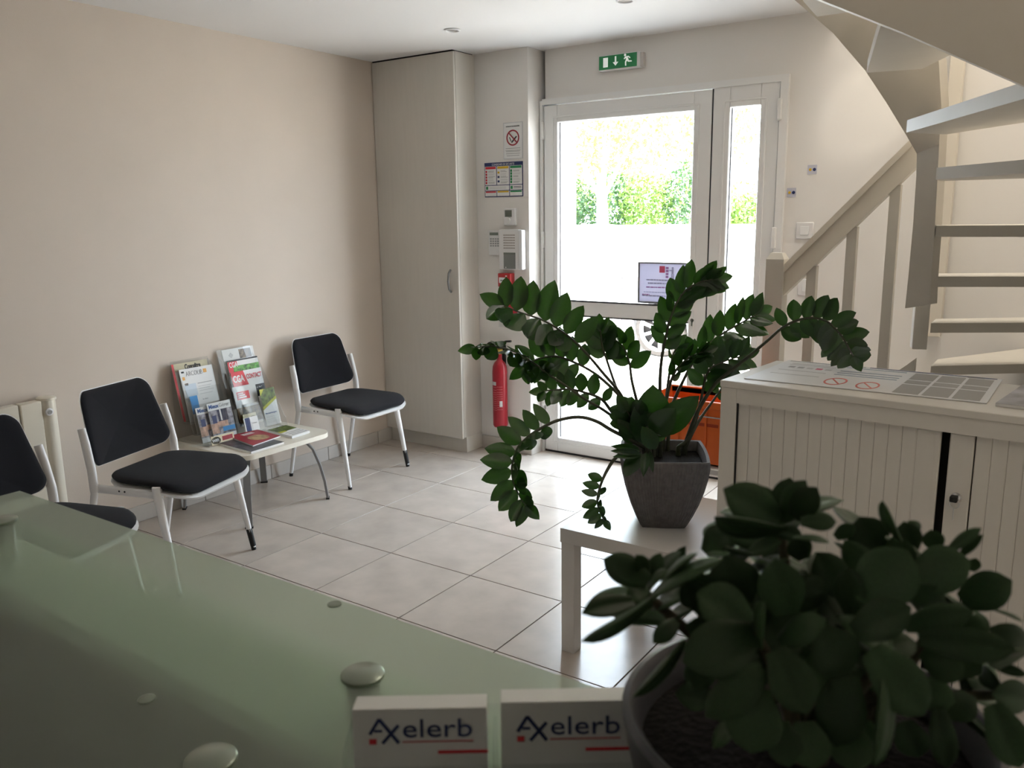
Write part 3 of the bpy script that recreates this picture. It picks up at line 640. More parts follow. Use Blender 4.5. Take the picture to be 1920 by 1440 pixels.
pr_(t, M_paper, 0.30, 1.0, 0.88, 0.97); pr_(t, M_crim, 0.0, 0.30, 0.70, 0.97); pr_(t, M_veg, 0.15, 1.0, 0.60, 0.88, 'printed_photo', 0.001); pr_(t, M_black, 0, 1, 0.97, 1.0); ptx(t, 'CGA', 0.040, 0.04, 0.86, M_paper, 0.26, 0.001)
pr_(t, M_crim, 0.74, 0.92, 0.66, 0.76, d=0.0014)
t = leaflet('magazine', 'CGA CONTACT magazine with red corner in the right stand', 'magazine', 432, 699, 0.088, 0.200, 0.285, 0.004)
mb = MB(); w_, h_ = 0.2, 0.285; mb.prism_y([(-0.1, 0.69*h_), (0.002, 0.69*h_), (-0.020, h_), (-0.1, h_)], -0.0008, 0); mb.obj('red_corner', M_crim, t)
ptx(t, 'CGA', 0.050, 0.03, 0.80, M_paper, 0.36, 0.0016); ptx(t, 'CONTACT', 0.036, 0.47, 0.83, M_crim, 0.50, 0.0010)
pr_(t, M_black, 0.30, 1.0, 0.1, 0.69, 'printed_photo'); pr_(t, M_grey, 0.0, 0.30, 0.45, 0.69, 'printed_photo'); ptx(t, "Comment ça va ?", 0.014, 0.40, 0.62, M_paper, 0.5)
for k in range(4):
    a = k*0.8+0.4; mb = MB(); mb.prism_y([(0.062+0.004*math.cos(a+1.5), 0.115+0.004*math.sin(a+1.5)), (0.062+0.028*math.cos(a), 0.115+0.028*math.sin(a)), (0.062+0.004*math.cos(a-1.5), 0.115+0.004*math.sin(a-1.5))], -0.0012, -0.0005); mb.obj('printed_star', M_lgrey, t)
t = leaflet('leaflet', 'white leaflet with red text box and golden photo in the right stand', 'leaflet', 435, 727, 0.125, 0.150, 0.215, 0.004)
pr_(t, M_crim, 0.12, 0.66, 0.66, 0.86); pr_(t, M_gold, 0.0, 1.0, 0.08, 0.46, 'printed_photo'); 
for k in range(3): pr_(t, M_paper, 0.16, 0.40+0.06*k, 0.80-k*0.05, 0.83-k*0.05, 'printed_line', 0.0012)
t = leaflet('brochure', 'tall narrow green and white brochure stack at the right of the stand', 'brochure', 488, 742, 0.170, 0.100, 0.205, 0.018)
mb = MB(); w_, h_ = 0.1, 0.205; mb.prism_y([(-0.05, 0.48*h_), (0.05, 0.72*h_), (0.05, h_), (-0.05, h_)], -0.0006, 0); mb.obj('printed_photo', M_olive, t)
mb = MB(); mb.prism_y([(-0.05, 0.44*h_), (-0.05, 0.52*h_), (0.05, 0.76*h_), (0.05, 0.68*h_)], -0.0011, 0); mb.prism_y([(-0.05, 0.82*h_), (-0.05, h_), (-0.02, h_)], -0.0011, 0); mb.obj('lime_band', M_lime, t)
ptx(t, 'Mon cloud Entreprise', 0.012, 0.08, 0.38, M_blue, 0.75)
for v in (0.28, 0.2, 0.14, 0.1): pr_(t, M_lgrey, 0.1, 0.9, v, v+0.008, 'printed_line')
t = leaflet('business_card', 'navy and white card lying against the golden leaflet', 'card', 456, 785, 0.235, 0.090, 0.075, 0.004)
pr_(t, M_navy, 0.08, 0.42, 0.0, 0.98); ptx(t, 'Contact', 0.010, 0.52, 0.5, M_grey)
t = leaflet('business_card', 'white upright card above the navy one on the side table', 'card', 455, 778, 0.205, 0.085, 0.062, 0.003, M_cream)
ptx(t, 'YESS', 0.013, 0.55, 0.6, M_black)
# flat on the table
def flat(name, label, cat, pts, z0, z1, m, group='papers lying on the side table'):
    c = sum((Vector((p[0], p[1], 0)) for p in pts), Vector())/len(pts); c.z = z0
    t = thing(name, label, cat, c, 0, group)
    MB().prism([(p[0]-c.x, p[1]-c.y) for p in pts], 0, z1-z0).obj('sheets', m, t); return t, c
E_ = [(0.255, 0.360), (0.262, 0.560), (0.560, 0.548), (0.566, 0.340)]
t, c = flat('magazine', 'dark magazine lying under the red one on the side table', 'magazine', E_, TZ, TZ+0.010, M_paper)
MB().prism([(p[0]-c.x, p[1]-c.y) for p in E_], 0.010, 0.0106).obj('cover', mat('dark photo print', (0.05, 0.05, 0.065), 0.35, var=0.9, vscale=40), t)
E2 = [(0.238, 0.455), (0.262, 0.625), (0.470, 0.602), (0.500, 0.405)]
t, c = flat('magazine', 'red covered magazine lying on top of the dark one', 'magazine', E2, TZ+0.011, TZ+0.017, M_paper)
MB().prism([(p[0]-c.x, p[1]-c.y) for p in E2], 0.006, 0.0066).obj('cover', M_dred, t)
MB().prism([(x*0.055+0.03, y*0.05+0.0) for x, y in rrect(1, 1, 0.9)], 0.0066, 0.0071).obj('cover_photo', M_gold, t)
for k in range(3): MB().box(-0.09+k*0.012, -0.084+k*0.012, -0.02, 0.05, 0.0066, 0.0070).obj('printed_line', M_paper, t)
E3 = [(0.300, 0.660), (0.300, 0.785), (0.505, 0.770), (0.515, 0.640)]
t, c = flat('leaflet', 'green and white folded leaflets lying at the right of the side table', 'leaflet', E3, TZ, TZ+0.012, M_paper)
MB().prism([(p[0]-c.x, p[1]-c.y) for p in ((0.300, 0.660), (0.300, 0.785), (0.395, 0.778), (0.405, 0.651))], 0.012, 0.0126).obj('cover_photo', M_olive, t)
MB().prism([(p[0]-c.x, p[1]-c.y) for p in ((0.388, 0.652), (0.392, 0.700), (0.412, 0.70), (0.418, 0.650))], 0.0126, 0.0130).obj('lime_band', M_lime, t)
for k in range(3): MB().box(0.03+k*0.025, 0.036+k*0.025, -0.05, 0.05, 0.012, 0.0125).obj('printed_line', M_grey, t)

# ================================================================ low white table with the plant
lk = thing('low_table', 'square white low table carrying the big potted plant', 'table', (2.437, 0.124, 0))
B('table_top', M_flegs, 0, 0.545, 0, 0.55, 0.40, 0.45, lk, 0.0015)
for x0, y0 in ((0.003, 0.003), (0.492, 0.003), (0.003, 0.497), (0.492, 0.497)): B('leg', M_flegs, x0, x0+0.05, y0, y0+0.05, 0, 0.40, lk, 0.0015)

# ================================================================ white tambour sideboard
SBA = math.radians(-5.5)
sb = thing('tambour_cabinet', 'white metal cabinet with sliding slatted shutters in front of the stairs', 'cabinet', (2.982, 0.118, 0), SBA)
SW, SD, SH = 1.20, 0.40, 1.014
B('top_panel', M_white, -0.002, SW+0.002, -0.004, SD, SH-0.020, SH, sb, 0.002)
B('side_panel', M_white, 0, 0.048, 0, SD, 0.0, SH-0.020, sb, 0.001); B('side_panel', M_white, SW-0.048, SW, 0, SD, 0.0, SH-0.020, sb, 0.001)
B('top_rail', M_white, 0.048, SW-0.048, 0, 0.03, 0.952, SH-0.020, sb); B('base_rail', M_white, 0.048, SW-0.048, 0, 0.03, 0, 0.115, sb)
B('back_panel', M_white, 0.048, SW-0.048, SD-0.015, SD-0.002, 0.05, 0.98, sb)
B('interior_shade', M_dark, 0.05, SW-0.05, 0.05, 0.06, 0.10, 0.96, sb)  # dark sheet painted in as the shade behind the shutters
# a shutter is a row of upright slats with rounded faces
slat_me = MB().prism([(0.0, 0.006), (0.0, 0.0016), (0.0016, 0.0), (0.0310, 0.0), (0.0337, 0.0009), (0.0337, 0.006)], 0.116, 0.951).mesh('slat', M_white)
sh = MB().box(0.526, 0.582, 0.008, 0.022, 0.116, 0.951, 0.003).obj('shutter', M_white, sb, 40); 
B('pull_groove', M_white, 0.535, 0.570, 0.0075, 0.009, 0.13, 0.94, sh)
for k in range(14): place('slat', slat_me, sh, (0.0505+k*0.034, 0.010, 0))
B('edge_strip', M_rubber, 0.048, 0.0505, 0.004, 0.02, 0.116, 0.951, sh)
sh2 = MB().box(0.602, 0.656, 0.008, 0.022, 0.116, 0.951, 0.003).obj('shutter', M_white, sb, 40)
for k in range(14): place('slat', slat_me, sh2, (0.659+k*0.034, 0.010, 0))
M = Matrix.Translation((0.628, 0.0085, 0.790)) @ Matrix.Rotation(PI/2, 4, 'X')
lo = MB().lathe([(0.013, 0), (0.013, 0.004), (0.010, 0.006)], 20, M).obj('lock', M_chrome, sh2, 40)
k_ = MB().box(0.617, 0.634, -0.014, 0.003, 0.782, 0.797, 0.002).obj('key', M_rubber, lo)
mb = MB(); mb.tube([(0.627+0.011*math.cos(a), -0.004, 0.776+0.011*math.sin(a)) for a in [2*PI*i/16 for i in range(17)]], 0.0008, 5); mb.box(0.6255, 0.6275, -0.005, -0.003, 0.735, 0.766); mb.obj('key_ring', M_steel, sh2)
# laminated notice on the cabinet
P0, P1, P2, P3 = [onZ(*q, SH+0.001) for q in ((1395, 710), (1850, 757), (1880, 712), (1478, 676))]
lp = thing('laminated_notice', 'laminated notice sheet with red prohibition rings lying on the white cabinet', 'notice', P0)
def LQ(u0, u1, v0, v1, m, name, z0=0.0016, z1=0.002):
    def q(u, v): 
        w_ = P0*(1-u)*(1-v)+P1*u*(1-v)+P2*u*v+P3*(1-u)*v; return (w_.x-P0.x, w_.y-P0.y)
    return MB().prism([q(u0, v0), q(u1, v0), q(u1, v1), q(u0, v1)], z0, z1).obj(name, m, lp)
LQ(0, 1, 0, 1, mat('laminated paper', (0.78, 0.79, 0.80), 0.38), 'sheet', 0, 0.0016)
LQ(0.02, 0.40, 0.955, 0.985, M_grey, 'heading_bar'); LQ(0.42, 0.98, 0.955, 0.98, M_navy, 'heading_bar')
gp = mat('grey text block', (0.36, 0.355, 0.34), 0.4)
for a in range(3):
    for v0, v1 in ((0.04, 0.40), (0.44, 0.58), (0.62, 0.90)): LQ(0.640+a*0.115, 0.742+a*0.115, v0, v1, gp, 'text_block')
for v in (0.88, 0.70, 0.60, 0.52): LQ(0.32, 0.60, v, v+0.025, mat('blue grey line', (0.25, 0.33, 0.42), 0.4), 'printed_line')
for v in (0.86, 0.80, 0.52, 0.34): LQ(0.05, 0.28, v, v+0.02, M_lgrey, 'printed_line')
for k, m in enumerate((M_grey, M_grey, M_lgrey, pk, M_lgrey)): LQ(0.07+k*0.045, 0.10+k*0.045, 0.66, 0.72, m, 'symbol')
LQ(0.86, 0.93, 0.93, 0.97, M_grey, 'oval_logo')
def LR(u, v, ru, rv):
    mb = MB(); n = 28
    def q(a, s):
        U_, V_ = u+ru*s*math.cos(a), v+rv*s*math.sin(a); w_ = P0*(1-U_)*(1-V_)+P1*U_*(1-V_)+P2*U_*V_+P3*(1-U_)*V_; return (w_.x-P0.x, w_.y-P0.y)
    for k in range(n): mb.prism([q(2*PI*k/n, 0.84), q(2*PI*k/n, 1), q(2*PI*(k+1)/n, 1), q(2*PI*(k+1)/n, 0.84)], 0.0016, 0.0021)
    mb.prism([q(2.4, 0.9), q(2.25, 0.9), q(2.4+PI, 0.9), q(2.25+PI, 0.9)], 0.0016, 0.0021)
    return mb.obj('prohibition_ring', mat('soft red print', (0.70, 0.16, 0.14), 0.4), lp)
LR(0.375, 0.24, 0.048, 0.15); LR(0.52, 0.20, 0.048, 0.15)
bk = thing('booklet', 'grey booklet at the right end of the white cabinet top', 'booklet', (3.76, 0.26, SH+0.001), math.radians(-8))
B('sheets', M_paper, -0.075, 0.13, -0.14, 0.15, 0, 0.007, bk); B('cover', mat('grey cover print', (0.42, 0.42, 0.45), 0.4, var=0.4, vscale=14), -0.075, 0.13, -0.14, 0.15, 0.007, 0.0076, bk)

# ================================================================ orange crate on a stool behind the plant
stl = thing('stool', 'small white stool under the orange crate behind the plant', 'stool', (2.54, 1.08, 0))
B('seat', M_flegs, -0.19, 0.19, -0.15, 0.15, 0.455, 0.48, stl, 0.004)
for sx in (-1, 1):
    for sy in (-1, 1): B('leg', M_flegs, sx*0.165-0.018, sx*0.165+0.018, sy*0.125-0.018, sy*0.125+0.018, 0, 0.455, stl)
cr = thing('storage_crate', 'orange plastic crate behind the plant beside the white cabinet', 'crate', (2.54, 1.08, 0.481))
def cr_wall(pts, y0, y1, nm): return MB().prism_y(pts, y0, y1).obj(nm, M_crate, cr)
B('base', M_crate, -0.150, 0.150, -0.115, 0.115, 0.012, 0.022, cr)
for y0, y1 in ((-0.128, -0.118), (0.118, 0.128)): cr_wall([(-0.150, 0.012), (0.150, 0.012), (0.178, 0.262), (-0.178, 0.262)], y0, y1, 'side_wall')
for s in (-1, 1):
    mb = MB(); mb.prism([(s*0.150, -0.118), (s*0.158, -0.118), (s*0.158, 0.118), (s*0.150, 0.118)], 0.012, 0.262)
    for v in mb.b.verts: v.co.x += s*0.024*(v.co.z-0.012)/0.25
    mb.obj('end_wall', M_crate, cr)
B('rim', M_crate, -0.186, 0.186, -0.136, -0.118, 0.238, 0.268, cr, 0.003); B('rim', M_crate, -0.186, 0.186, 0.118, 0.136, 0.238, 0.268, cr, 0.003)
for k in range(6): B('rib', M_crate, -0.155+k*0.058, -0.147+k*0.058, -0.135, -0.127, 0.03, 0.235, cr)
B('groove_band', mat('dark orange', (0.45, 0.05, 0.01), 0.5), -0.165, 0.165, -0.1295, -0.128, 0.165, 0.178, cr); B('label', M_paper, -0.130, -0.085, -0.1375, -0.136, 0.244, 0.262, cr)
mb = MB(); cyl_y(mb, -0.045, -0.1375, -0.136, 0.253, 0.010, 16); mb.obj('round_label', M_paper, cr); B('wire_clip', M_chrome, -0.03, 0.17, -0.139, -0.136, 0.205, 0.210, cr)
for s in (-1, 1): B('foot', M_rubber, s*0.115-0.022, s*0.115+0.022, -0.10, 0.10, 0, 0.013, cr)

# ================================================================ staircase
st = thing('staircase', 'grey beige painted winding wooden staircase beside the entrance door', 'staircase', (2.74, 1.40, 0))
SO = Vector((2.74, 1.40, 0))
def L_(p): return Vector(p)-SO
nw = 0.037
mb = MB(); mb.box(-nw, nw, -nw, nw, 0, 1.285); 
mb.lathe([(nw*1.414, 1.285), (nw*1.414, 1.292), (nw*0.9, 1.318)], 4, Matrix.Rotation(PI/4, 4, 'Z')); mb.obj('newel_post', M_stair, st)
sl = math.tan(math.radians(46.8))
def rail_pt(x): return 1.213+(x-2.78)*sl
mb = MB(); x0, x1 = 2.772, 3.262
def rl(zo0, zo1, y0, y1): mb.prism_y([(x0-SO.x, rail_pt(x0)+zo0), (x1-SO.x, rail_pt(x1)+zo0), (x1-SO.x, rail_pt(x1)+zo1), (x0-SO.x, rail_pt(x0)+zo1)], y0, y1)
rl(-0.052, 0.030, -0.020, 0.020); rl(0.030, 0.062, -0.029, 0.029); rl(-0.070, -0.048, -0.026, 0.026)
mb.obj('handrail', M_stairl, st)
for x in (2.886, 3.034, 3.182):
    B('baluster', M_stair, x-SO.x-0.019, x-SO.x+0.019, -0.019, 0.019, 0.15+(x-2.7)*sl*0.8, rail_pt(x)-0.060, st)
# outer (lower) string of the first flight and wall strings
mb = MB(); mb.prism_y([(2.72-SO.x, 0.0), (2.92-SO.x, 0.0), (3.30-SO.x, 0.52), (3.30-SO.x, 0.915), (3.24-SO.x, 0.86), (2.72-SO.x, 0.32)], -0.020, 0.020); mb.obj('outer_string', M_stair, st)
# treads: (inner end, heading of the back edge, length, height)
def hd_(a): return Vector((math.cos(math.radians(a)), math.sin(math.radians(a)), 0))
fl1 = [(2.70, 0.28), (2.90, 0.47), (3.09, 0.66)]
for x, z in fl1:
    MB().box(x-SO.x, x+0.25-SO.x, 0.02, 0.84, z-0.036, z, 0.004).obj('tread', M_stair, st, 40)
TR = [((3.335, 1.560), 38, 1.15, 0.862), ((3.338, 1.435), 30, 1.25, 1.052), ((3.349, 1.279), 25, 1.35, 1.243), ((3.372, 1.106), 2, 1.30, 1.431), ((3.377, 0.968), -48, 1.15, 1.621), ((3.300, 0.829), -63, 0.93, 1.765), ((3.175, 0.800), -76, 0.85, 1.955), ((3.010, 0.800), -85, 0.82, 2.145), ((2.84, 0.80), -90, 0.80, 2.335)]
prev = ((3.335, 1.72), 62, 0.60)
for (p, a, ln, z) in TR:
    p = Vector((*p, 0)); e = p+hd_(a)*ln; q = Vector((*prev[0], 0)); f = q+hd_(prev[1])*prev[2]
    n_ = (q-p).normalized()*0.03
    def clampw(v): return Vector((min(v.x, RX1-0.01), min(v.y, 2.245), 0))
    pts = [clampw(v)-SO for v in (p, e, f+n_, q+n_)]
    MB().prism([(v.x, v.y) for v in pts], z-0.038, z).obj('tread', M_stair, st)
    prev = ((p.x, p.y), a, ln)
# inner post and curved inner string
def vbox(name, x, y, hx, hy, z0, z1, rz, m): 
    M = Matrix.Translation((x-SO.x, y-SO.y, 0)) @ Matrix.Rotation(rz, 4, 'Z'); return MB().box(-hx, hx, -hy, hy, z0, z1, 0.002, M=M).obj(name, m, st)
vbox('inner_post', 3.305, 1.40, 0.026, 0.030, 0.955, 1.14, 0.3, M_stair)
# curved string board: lower edge and upper edge swept round the well
lowc = [at(1697, 578, 3.15), at(1703, 520, 3.12), at(1712, 420, 3.06), at(1718, 330, 3.02), at(1719, 288, 3.0), at(1700, 255, 2.90), at(1663, 194, 2.80), at(1622, 132, 2.75), at(1562, 62, 2.78), at(1490, 0, 2.84), at(1400, -75, 2.9)]
upc = [at(1744, 570, 3.10), at(1746, 520, 3.06), at(1753, 420, 3.00), at(1758, 330, 2.94), at(1761, 270, 2.88), at(1765, 200, 2.74), at(1760, 110, 2.66), at(1720, 20, 2.62), at(1660, -60, 2.64), at(1580, -130, 2.72), at(1490, -200, 2.8)]
mb = MB(); rows = []
for a, b_ in zip(lowc, upc):
    a = L_(a); b_ = L_(b_); dn = Vector((0.4, 0.9, 0))*0.045
    rows.append([mb.b.verts.new(v) for v in (a, b_, b_+dn, a+dn)])
for i in range(len(rows)-1):
    for k in range(4): mb.b.faces.new((rows[i][k], rows[i][(k+1) % 4], rows[i+1][(k+1) % 4], rows[i+1][k]))
mb.b.faces.new(rows[0][::-1]); mb.b.faces.new(rows[-1]); mb.obj('curved_string', M_stair, st, 35)
# paler strip added for the lit side of the inner post
vbox('post_lit_strip', 3.255, 2.205, 0.028, 0.03, 0.9, 2.6, 0.0, M_stairl)
# outer string of the upper flight, seen from below
low = [(4.60, 1.26), (4.1, 1.515), (3.85, 1.645), (3.667, 1.737), (3.428, 1.870), (3.222, 1.976), (2.95, 2.11), (2.74, 2.21)]
mb = MB(); mb.prism_y([(x-SO.x, z) for x, z in low]+[(x-SO.x, z+0.46) for x, z in reversed(low)], 0.0-0.045-SO.y, 0.0-SO.y); mb.obj('upper_string', M_stair, st)

# ================================================================ reception counter in the foreground
GZ = 1.06
rc = thing('reception_counter', 'white reception counter carrying the frosted glass shelf', 'counter', (2.445, -1.6, 0))
B('front_panel', M_desk, 0.0, 1.80, -0.02, 0.0, 0.0, 0.98, rc); B('side_panel', M_desk, 0.0, 0.02, -0.75, -0.02, 0, 0.98, rc)
B('ledge', M_desk, 0.0, 1.80, -0.115, 0.02, 0.98, 1.0, rc, 0.002); B('worktop', mat('shade toned worktop', (0.10, 0.10, 0.085), 0.5), 0.02, 1.75, -0.85, -0.02, 0.71, 0.735, rc)  # worktop coloured dark for the shaded band seen through the glass
gs = thing('glass_shelf', 'frosted green glass shelf on metal standoffs filling the foreground', 'glass shelf', (2.43, -1.548, GZ))
gl_ = MB().box(0.0, 1.85, -0.62, 0.0, -0.010, 0.0, 0.002).obj('glass_sheet', M_frost, gs, 40)
gl_.data.materials.append(pane_glass('green glass edge', (0.80, 0.92, 0.84), rough=0.6))      # only the upper face is frosted
for p_ in gl_.data.polygons: p_.material_index = 0 if p_.normal.z > 0.5 else 1
for (px, py) in ((680, 1268), (395, 1428), (3, 978)):
    p = onZ(px, py, GZ)-Vector((2.43, -1.548, GZ))
    s_ = MB().lathe([(0.0205, 0.0002), (0.0205, 0.0030), (0.0190, 0.0042)], 32, Matrix.Translation((p.x, p.y, 0))).obj('standoff_cap', mat('satin cap', (0.30, 0.34, 0.28), 0.30, metal=0.6), gs, 40)
    MB().lathe([(0.016, -0.060), (0.016, -0.0102)], 20, Matrix.Translation((p.x, p.y, 0))).obj('standoff_rod', M_steel, s_, 40)
for (px, py) in ((275, 1312), (627, 1134)):
    p = onZ(px, py, GZ)-Vector((2.43, -1.548, GZ))
    MB().lathe([(0.008, 0.0002), (0.008, 0.0012), (0.005, 0.0018)], 20, Matrix.Translation((p.x, p.y, 0))).obj('small_disc', mat('grey green disc', (0.24, 0.28, 0.22), 0.25), gs, 40)  # small grey-green disc drawn on the glass

# business cards in a clear holder
yawc = math.atan2(0.049, 0.070)
hc = at(932, 1345, 0.57); ch0 = Vector((hc.x, hc.y, GZ+0.0005))
chd = thing('card_holder', 'clear acrylic business card holder at the bottom edge of the picture', 'card holder', ch0, yawc)
B('base', M_acryl, -0.103, 0.099, -0.020, 0.055, 0, 0.003, chd); B('back_panel', M_acryl, -0.103, 0.099, 0.016, 0.019, 0.003, 0.085, chd)
for x in (-0.103, -0.0030, 0.096): B('divider', M_acryl, x, x+0.003, -0.020, 0.019, 0.003, 0.075, chd)
B('front_panel', M_acryl, -0.100, 0.096, -0.020, -0.017, 0.003, 0.062, chd)
for k, (x, lab) in enumerate(((-0.0525, 'stack of white Axelerb business cards in the left half of the card holder'), (0.048, 'stack of white Axelerb business cards in the right half, beside the plant pot'))):
    t = thing('business_cards', lab, 'business cards', ch0+Matrix.Rotation(yawc, 3, 'Z')@Vector((x, -0.012, 0.0055)), 0, 'Axelerb business cards'); t.rotation_euler = (math.radians(-6), 0, yawc)
    cw = 0.0455
    B('card_stack', M_paper, -cw, cw, 0.0, 0.020, 0.026, 0.0905+0.003*k, t, 0.0004)
    z = 0.071
    mb = MB()
    def strokes(pts, wd=0.0022):
        for (a, b_) in zip(pts[:-1], pts[1:]):
            a, b_ = Vector((a[0], 0, a[1])), Vector((b_[0], 0, b_[1])); d_ = (b_-a).normalized(); n_ = Vector((-d_.z, 0, d_.x))*wd/2
            q = [a-n_, b_-n_, b_+n_, a+n_]; mb.prism_y([(v.x, v.z) for v in q], -0.0008, 0.0)
    strokes([(-0.034, z+0.002), (-0.0275, z+0.0125)]); strokes([(-0.0275, z+0.0125), (-0.0145, z-0.0045)]); strokes([(-0.0255, z-0.0045), (-0.0145, z+0.008)]); strokes([(-0.031, z+0.0042), (-0.0255, z+0.0042)], 0.0014)
    mb.obj('logo_strokes', M_navy, t)
    text(t, 'elerb', 0.0185, -0.0125, z-0.0005, M_navy, -0.0006, 0.0, width=0.047)
    B('red_square', M_crim, -0.0345, -0.0295, -0.0008, 0, z-0.005, z-0.0015, t)
    B('logo_underline', mat('rose line', (0.50, 0.12, 0.13), 0.5), -0.012, 0.036, -0.0007, 0, z-0.0042, z-0.0034, t); B('red_line', M_crim, 0.012, 0.046, -0.0008, 0, z-0.0125, z-0.0105, t)

# ================================================================ plants
def leaf_mesh(name, m, shape, wid, fold, curl, n=8, half=3, thick=0.0):
    """leaf of length 1 along +y, normal +z; shape(v) gives the half width profile"""
    mb = MB(); rows = []
    def P(i, j, sgn):
        v = i/n; w = shape(v)*wid/2; u = j/half
        z = fold*abs(u)*w*2 - curl*(v-0.3)**2
        if thick: z += sgn*thick*max(0.0, (1-abs(u)**2.5))**0.5*min(1.0, w*2/wid*1.1)
        return (u*w, v, z)
    for sgn in ((1, -1) if thick else (0,)):
        vs = [[mb.b.verts.new(P(i, j, sgn)) for j in range(-half, half+1)] for i in range(n+1)]
        for i in range(n):
            for j in range(2*half):
                try: mb.b.faces.new((vs[i][j], vs[i][j+1], vs[i+1][j+1], vs[i+1][j]))
                except ValueError: pass
    if thick: bmesh.ops.remove_doubles(mb.b, verts=mb.b.verts[:], dist=0.0008)
    return mb.mesh(name, m, 80)
zz_shape = lambda v: max(0.02, (math.sin(PI*min(1, v**0.82)))**0.75) if 0 < v < 1 else (0.07 if v == 0 else 0.0)
jd_shape = lambda v: max(0.16, math.sin(PI*min(1.0, 0.10+0.90*v**1.35))**0.62) if v < 1 else 0.05
ZL = [leaf_mesh('leaf', M_zz, zz_shape, w, f, c) for w, f, c in ((0.56, 0.10, 0.10), (0.60, 0.16, 0.16), (0.52, 0.05, 0.05))]
JL = [leaf_mesh('leaf', M_jade, jd_shape, w, f, c, 9, 4, th) for w, f, c, th in ((0.62, 0.10, 0.12, 0.055), (0.56, 0.05, 0.20, 0.06), (0.66, 0.14, 0.06, 0.05))]
def put_leaf(me, parent, base, d, nrm, length, wscale=1.0, inv=None):
    d = d.normalized(); s = d.cross(nrm).normalized(); n_ = s.cross(d)
    M = Matrix(((s.x*wscale*length, d.x*length, n_.x*length, base.x), (s.y*wscale*length, d.y*length, n_.y*length, base.y), (s.z*wscale*length, d.z*length, n_.z*length, base.z), (0, 0, 0, 1)))
    o = place('leaf', me, parent); o.matrix_basis = M; return o
def smooth_path(P, k=5):
    out = []
    for i in range(len(P)-1):
        p0, p1, p2, p3 = P[max(i-1, 0)], P[i], P[i+1], P[min(i+2, len(P)-1)]
        for j in range(k):
            t = j/k; out.append(0.5*((2*p1)+(p2-p0)*t+(2*p0-5*p1+4*p2-p3)*t*t+(3*p1-p0-3*p2+p3)*t**3))
    out.append(P[-1]); return out
PZ = Vector((2.697, 0.372, 0.45))
zz = thing('potted_plant', 'large glossy leaved plant in a ribbed dark square pot on the low white table', 'plant', PZ)
# square tapering pot with ribs; turned to face the room
PR = math.radians(28)
prof = [(0.072, 0.0), (0.078, 0.012), (0.095, 0.05), (0.112, 0.095), (0.127, 0.145), (0.137, 0.19), (0.142, 0.225), (0.143, 0.245)]
mb = MB(); rings = []
def sq(hw, z, ribs, rr):
    pts = []; nr = 26
    for k in range(4):
        c_, s_ = math.cos(PI/2*k), math.sin(PI/2*k)
        for i in range(nr*2):
            u = -1+2*(i+0.5)/(nr*2); bulge = 0.05*(1-u*u)
            x, y = u*hw*0.97, -hw*(0.97+bulge*rr)-(0.0016*ribs if i % 2 == 0 else -0.0016*ribs)
            pts.append((c_*x-s_*y, s_*x+c_*y, z))
    return [mb.b.verts.new(p) for p in pts]
for hw, z in prof: rings.append(sq(hw, z, 1 if 0.01 < z < 0.235 else 0, 1))
rings.append(sq(0.141, 0.250, 0, 1)); rings.append(sq(0.132, 0.248, 0, 1)); rings.append(sq(0.126, 0.215, 0, 1))
for a, b_ in zip(rings[:-1], rings[1:]):
    n = len(a)
    for k in range(n): mb.b.faces.new((a[k], a[(k+1) % n], b_[(k+1) % n], b_[k]))
mb.b.faces.new(rings[0][::-1])
pot = mb.obj('pot', M_pot, zz, 25); pot.rotation_euler = (0, 0, PR)
so_ = MB().prism(rrect(0.127, 0.127, 0.02), 0.190, 0.212).obj('soil', M_soil, pot)
random.seed(5)
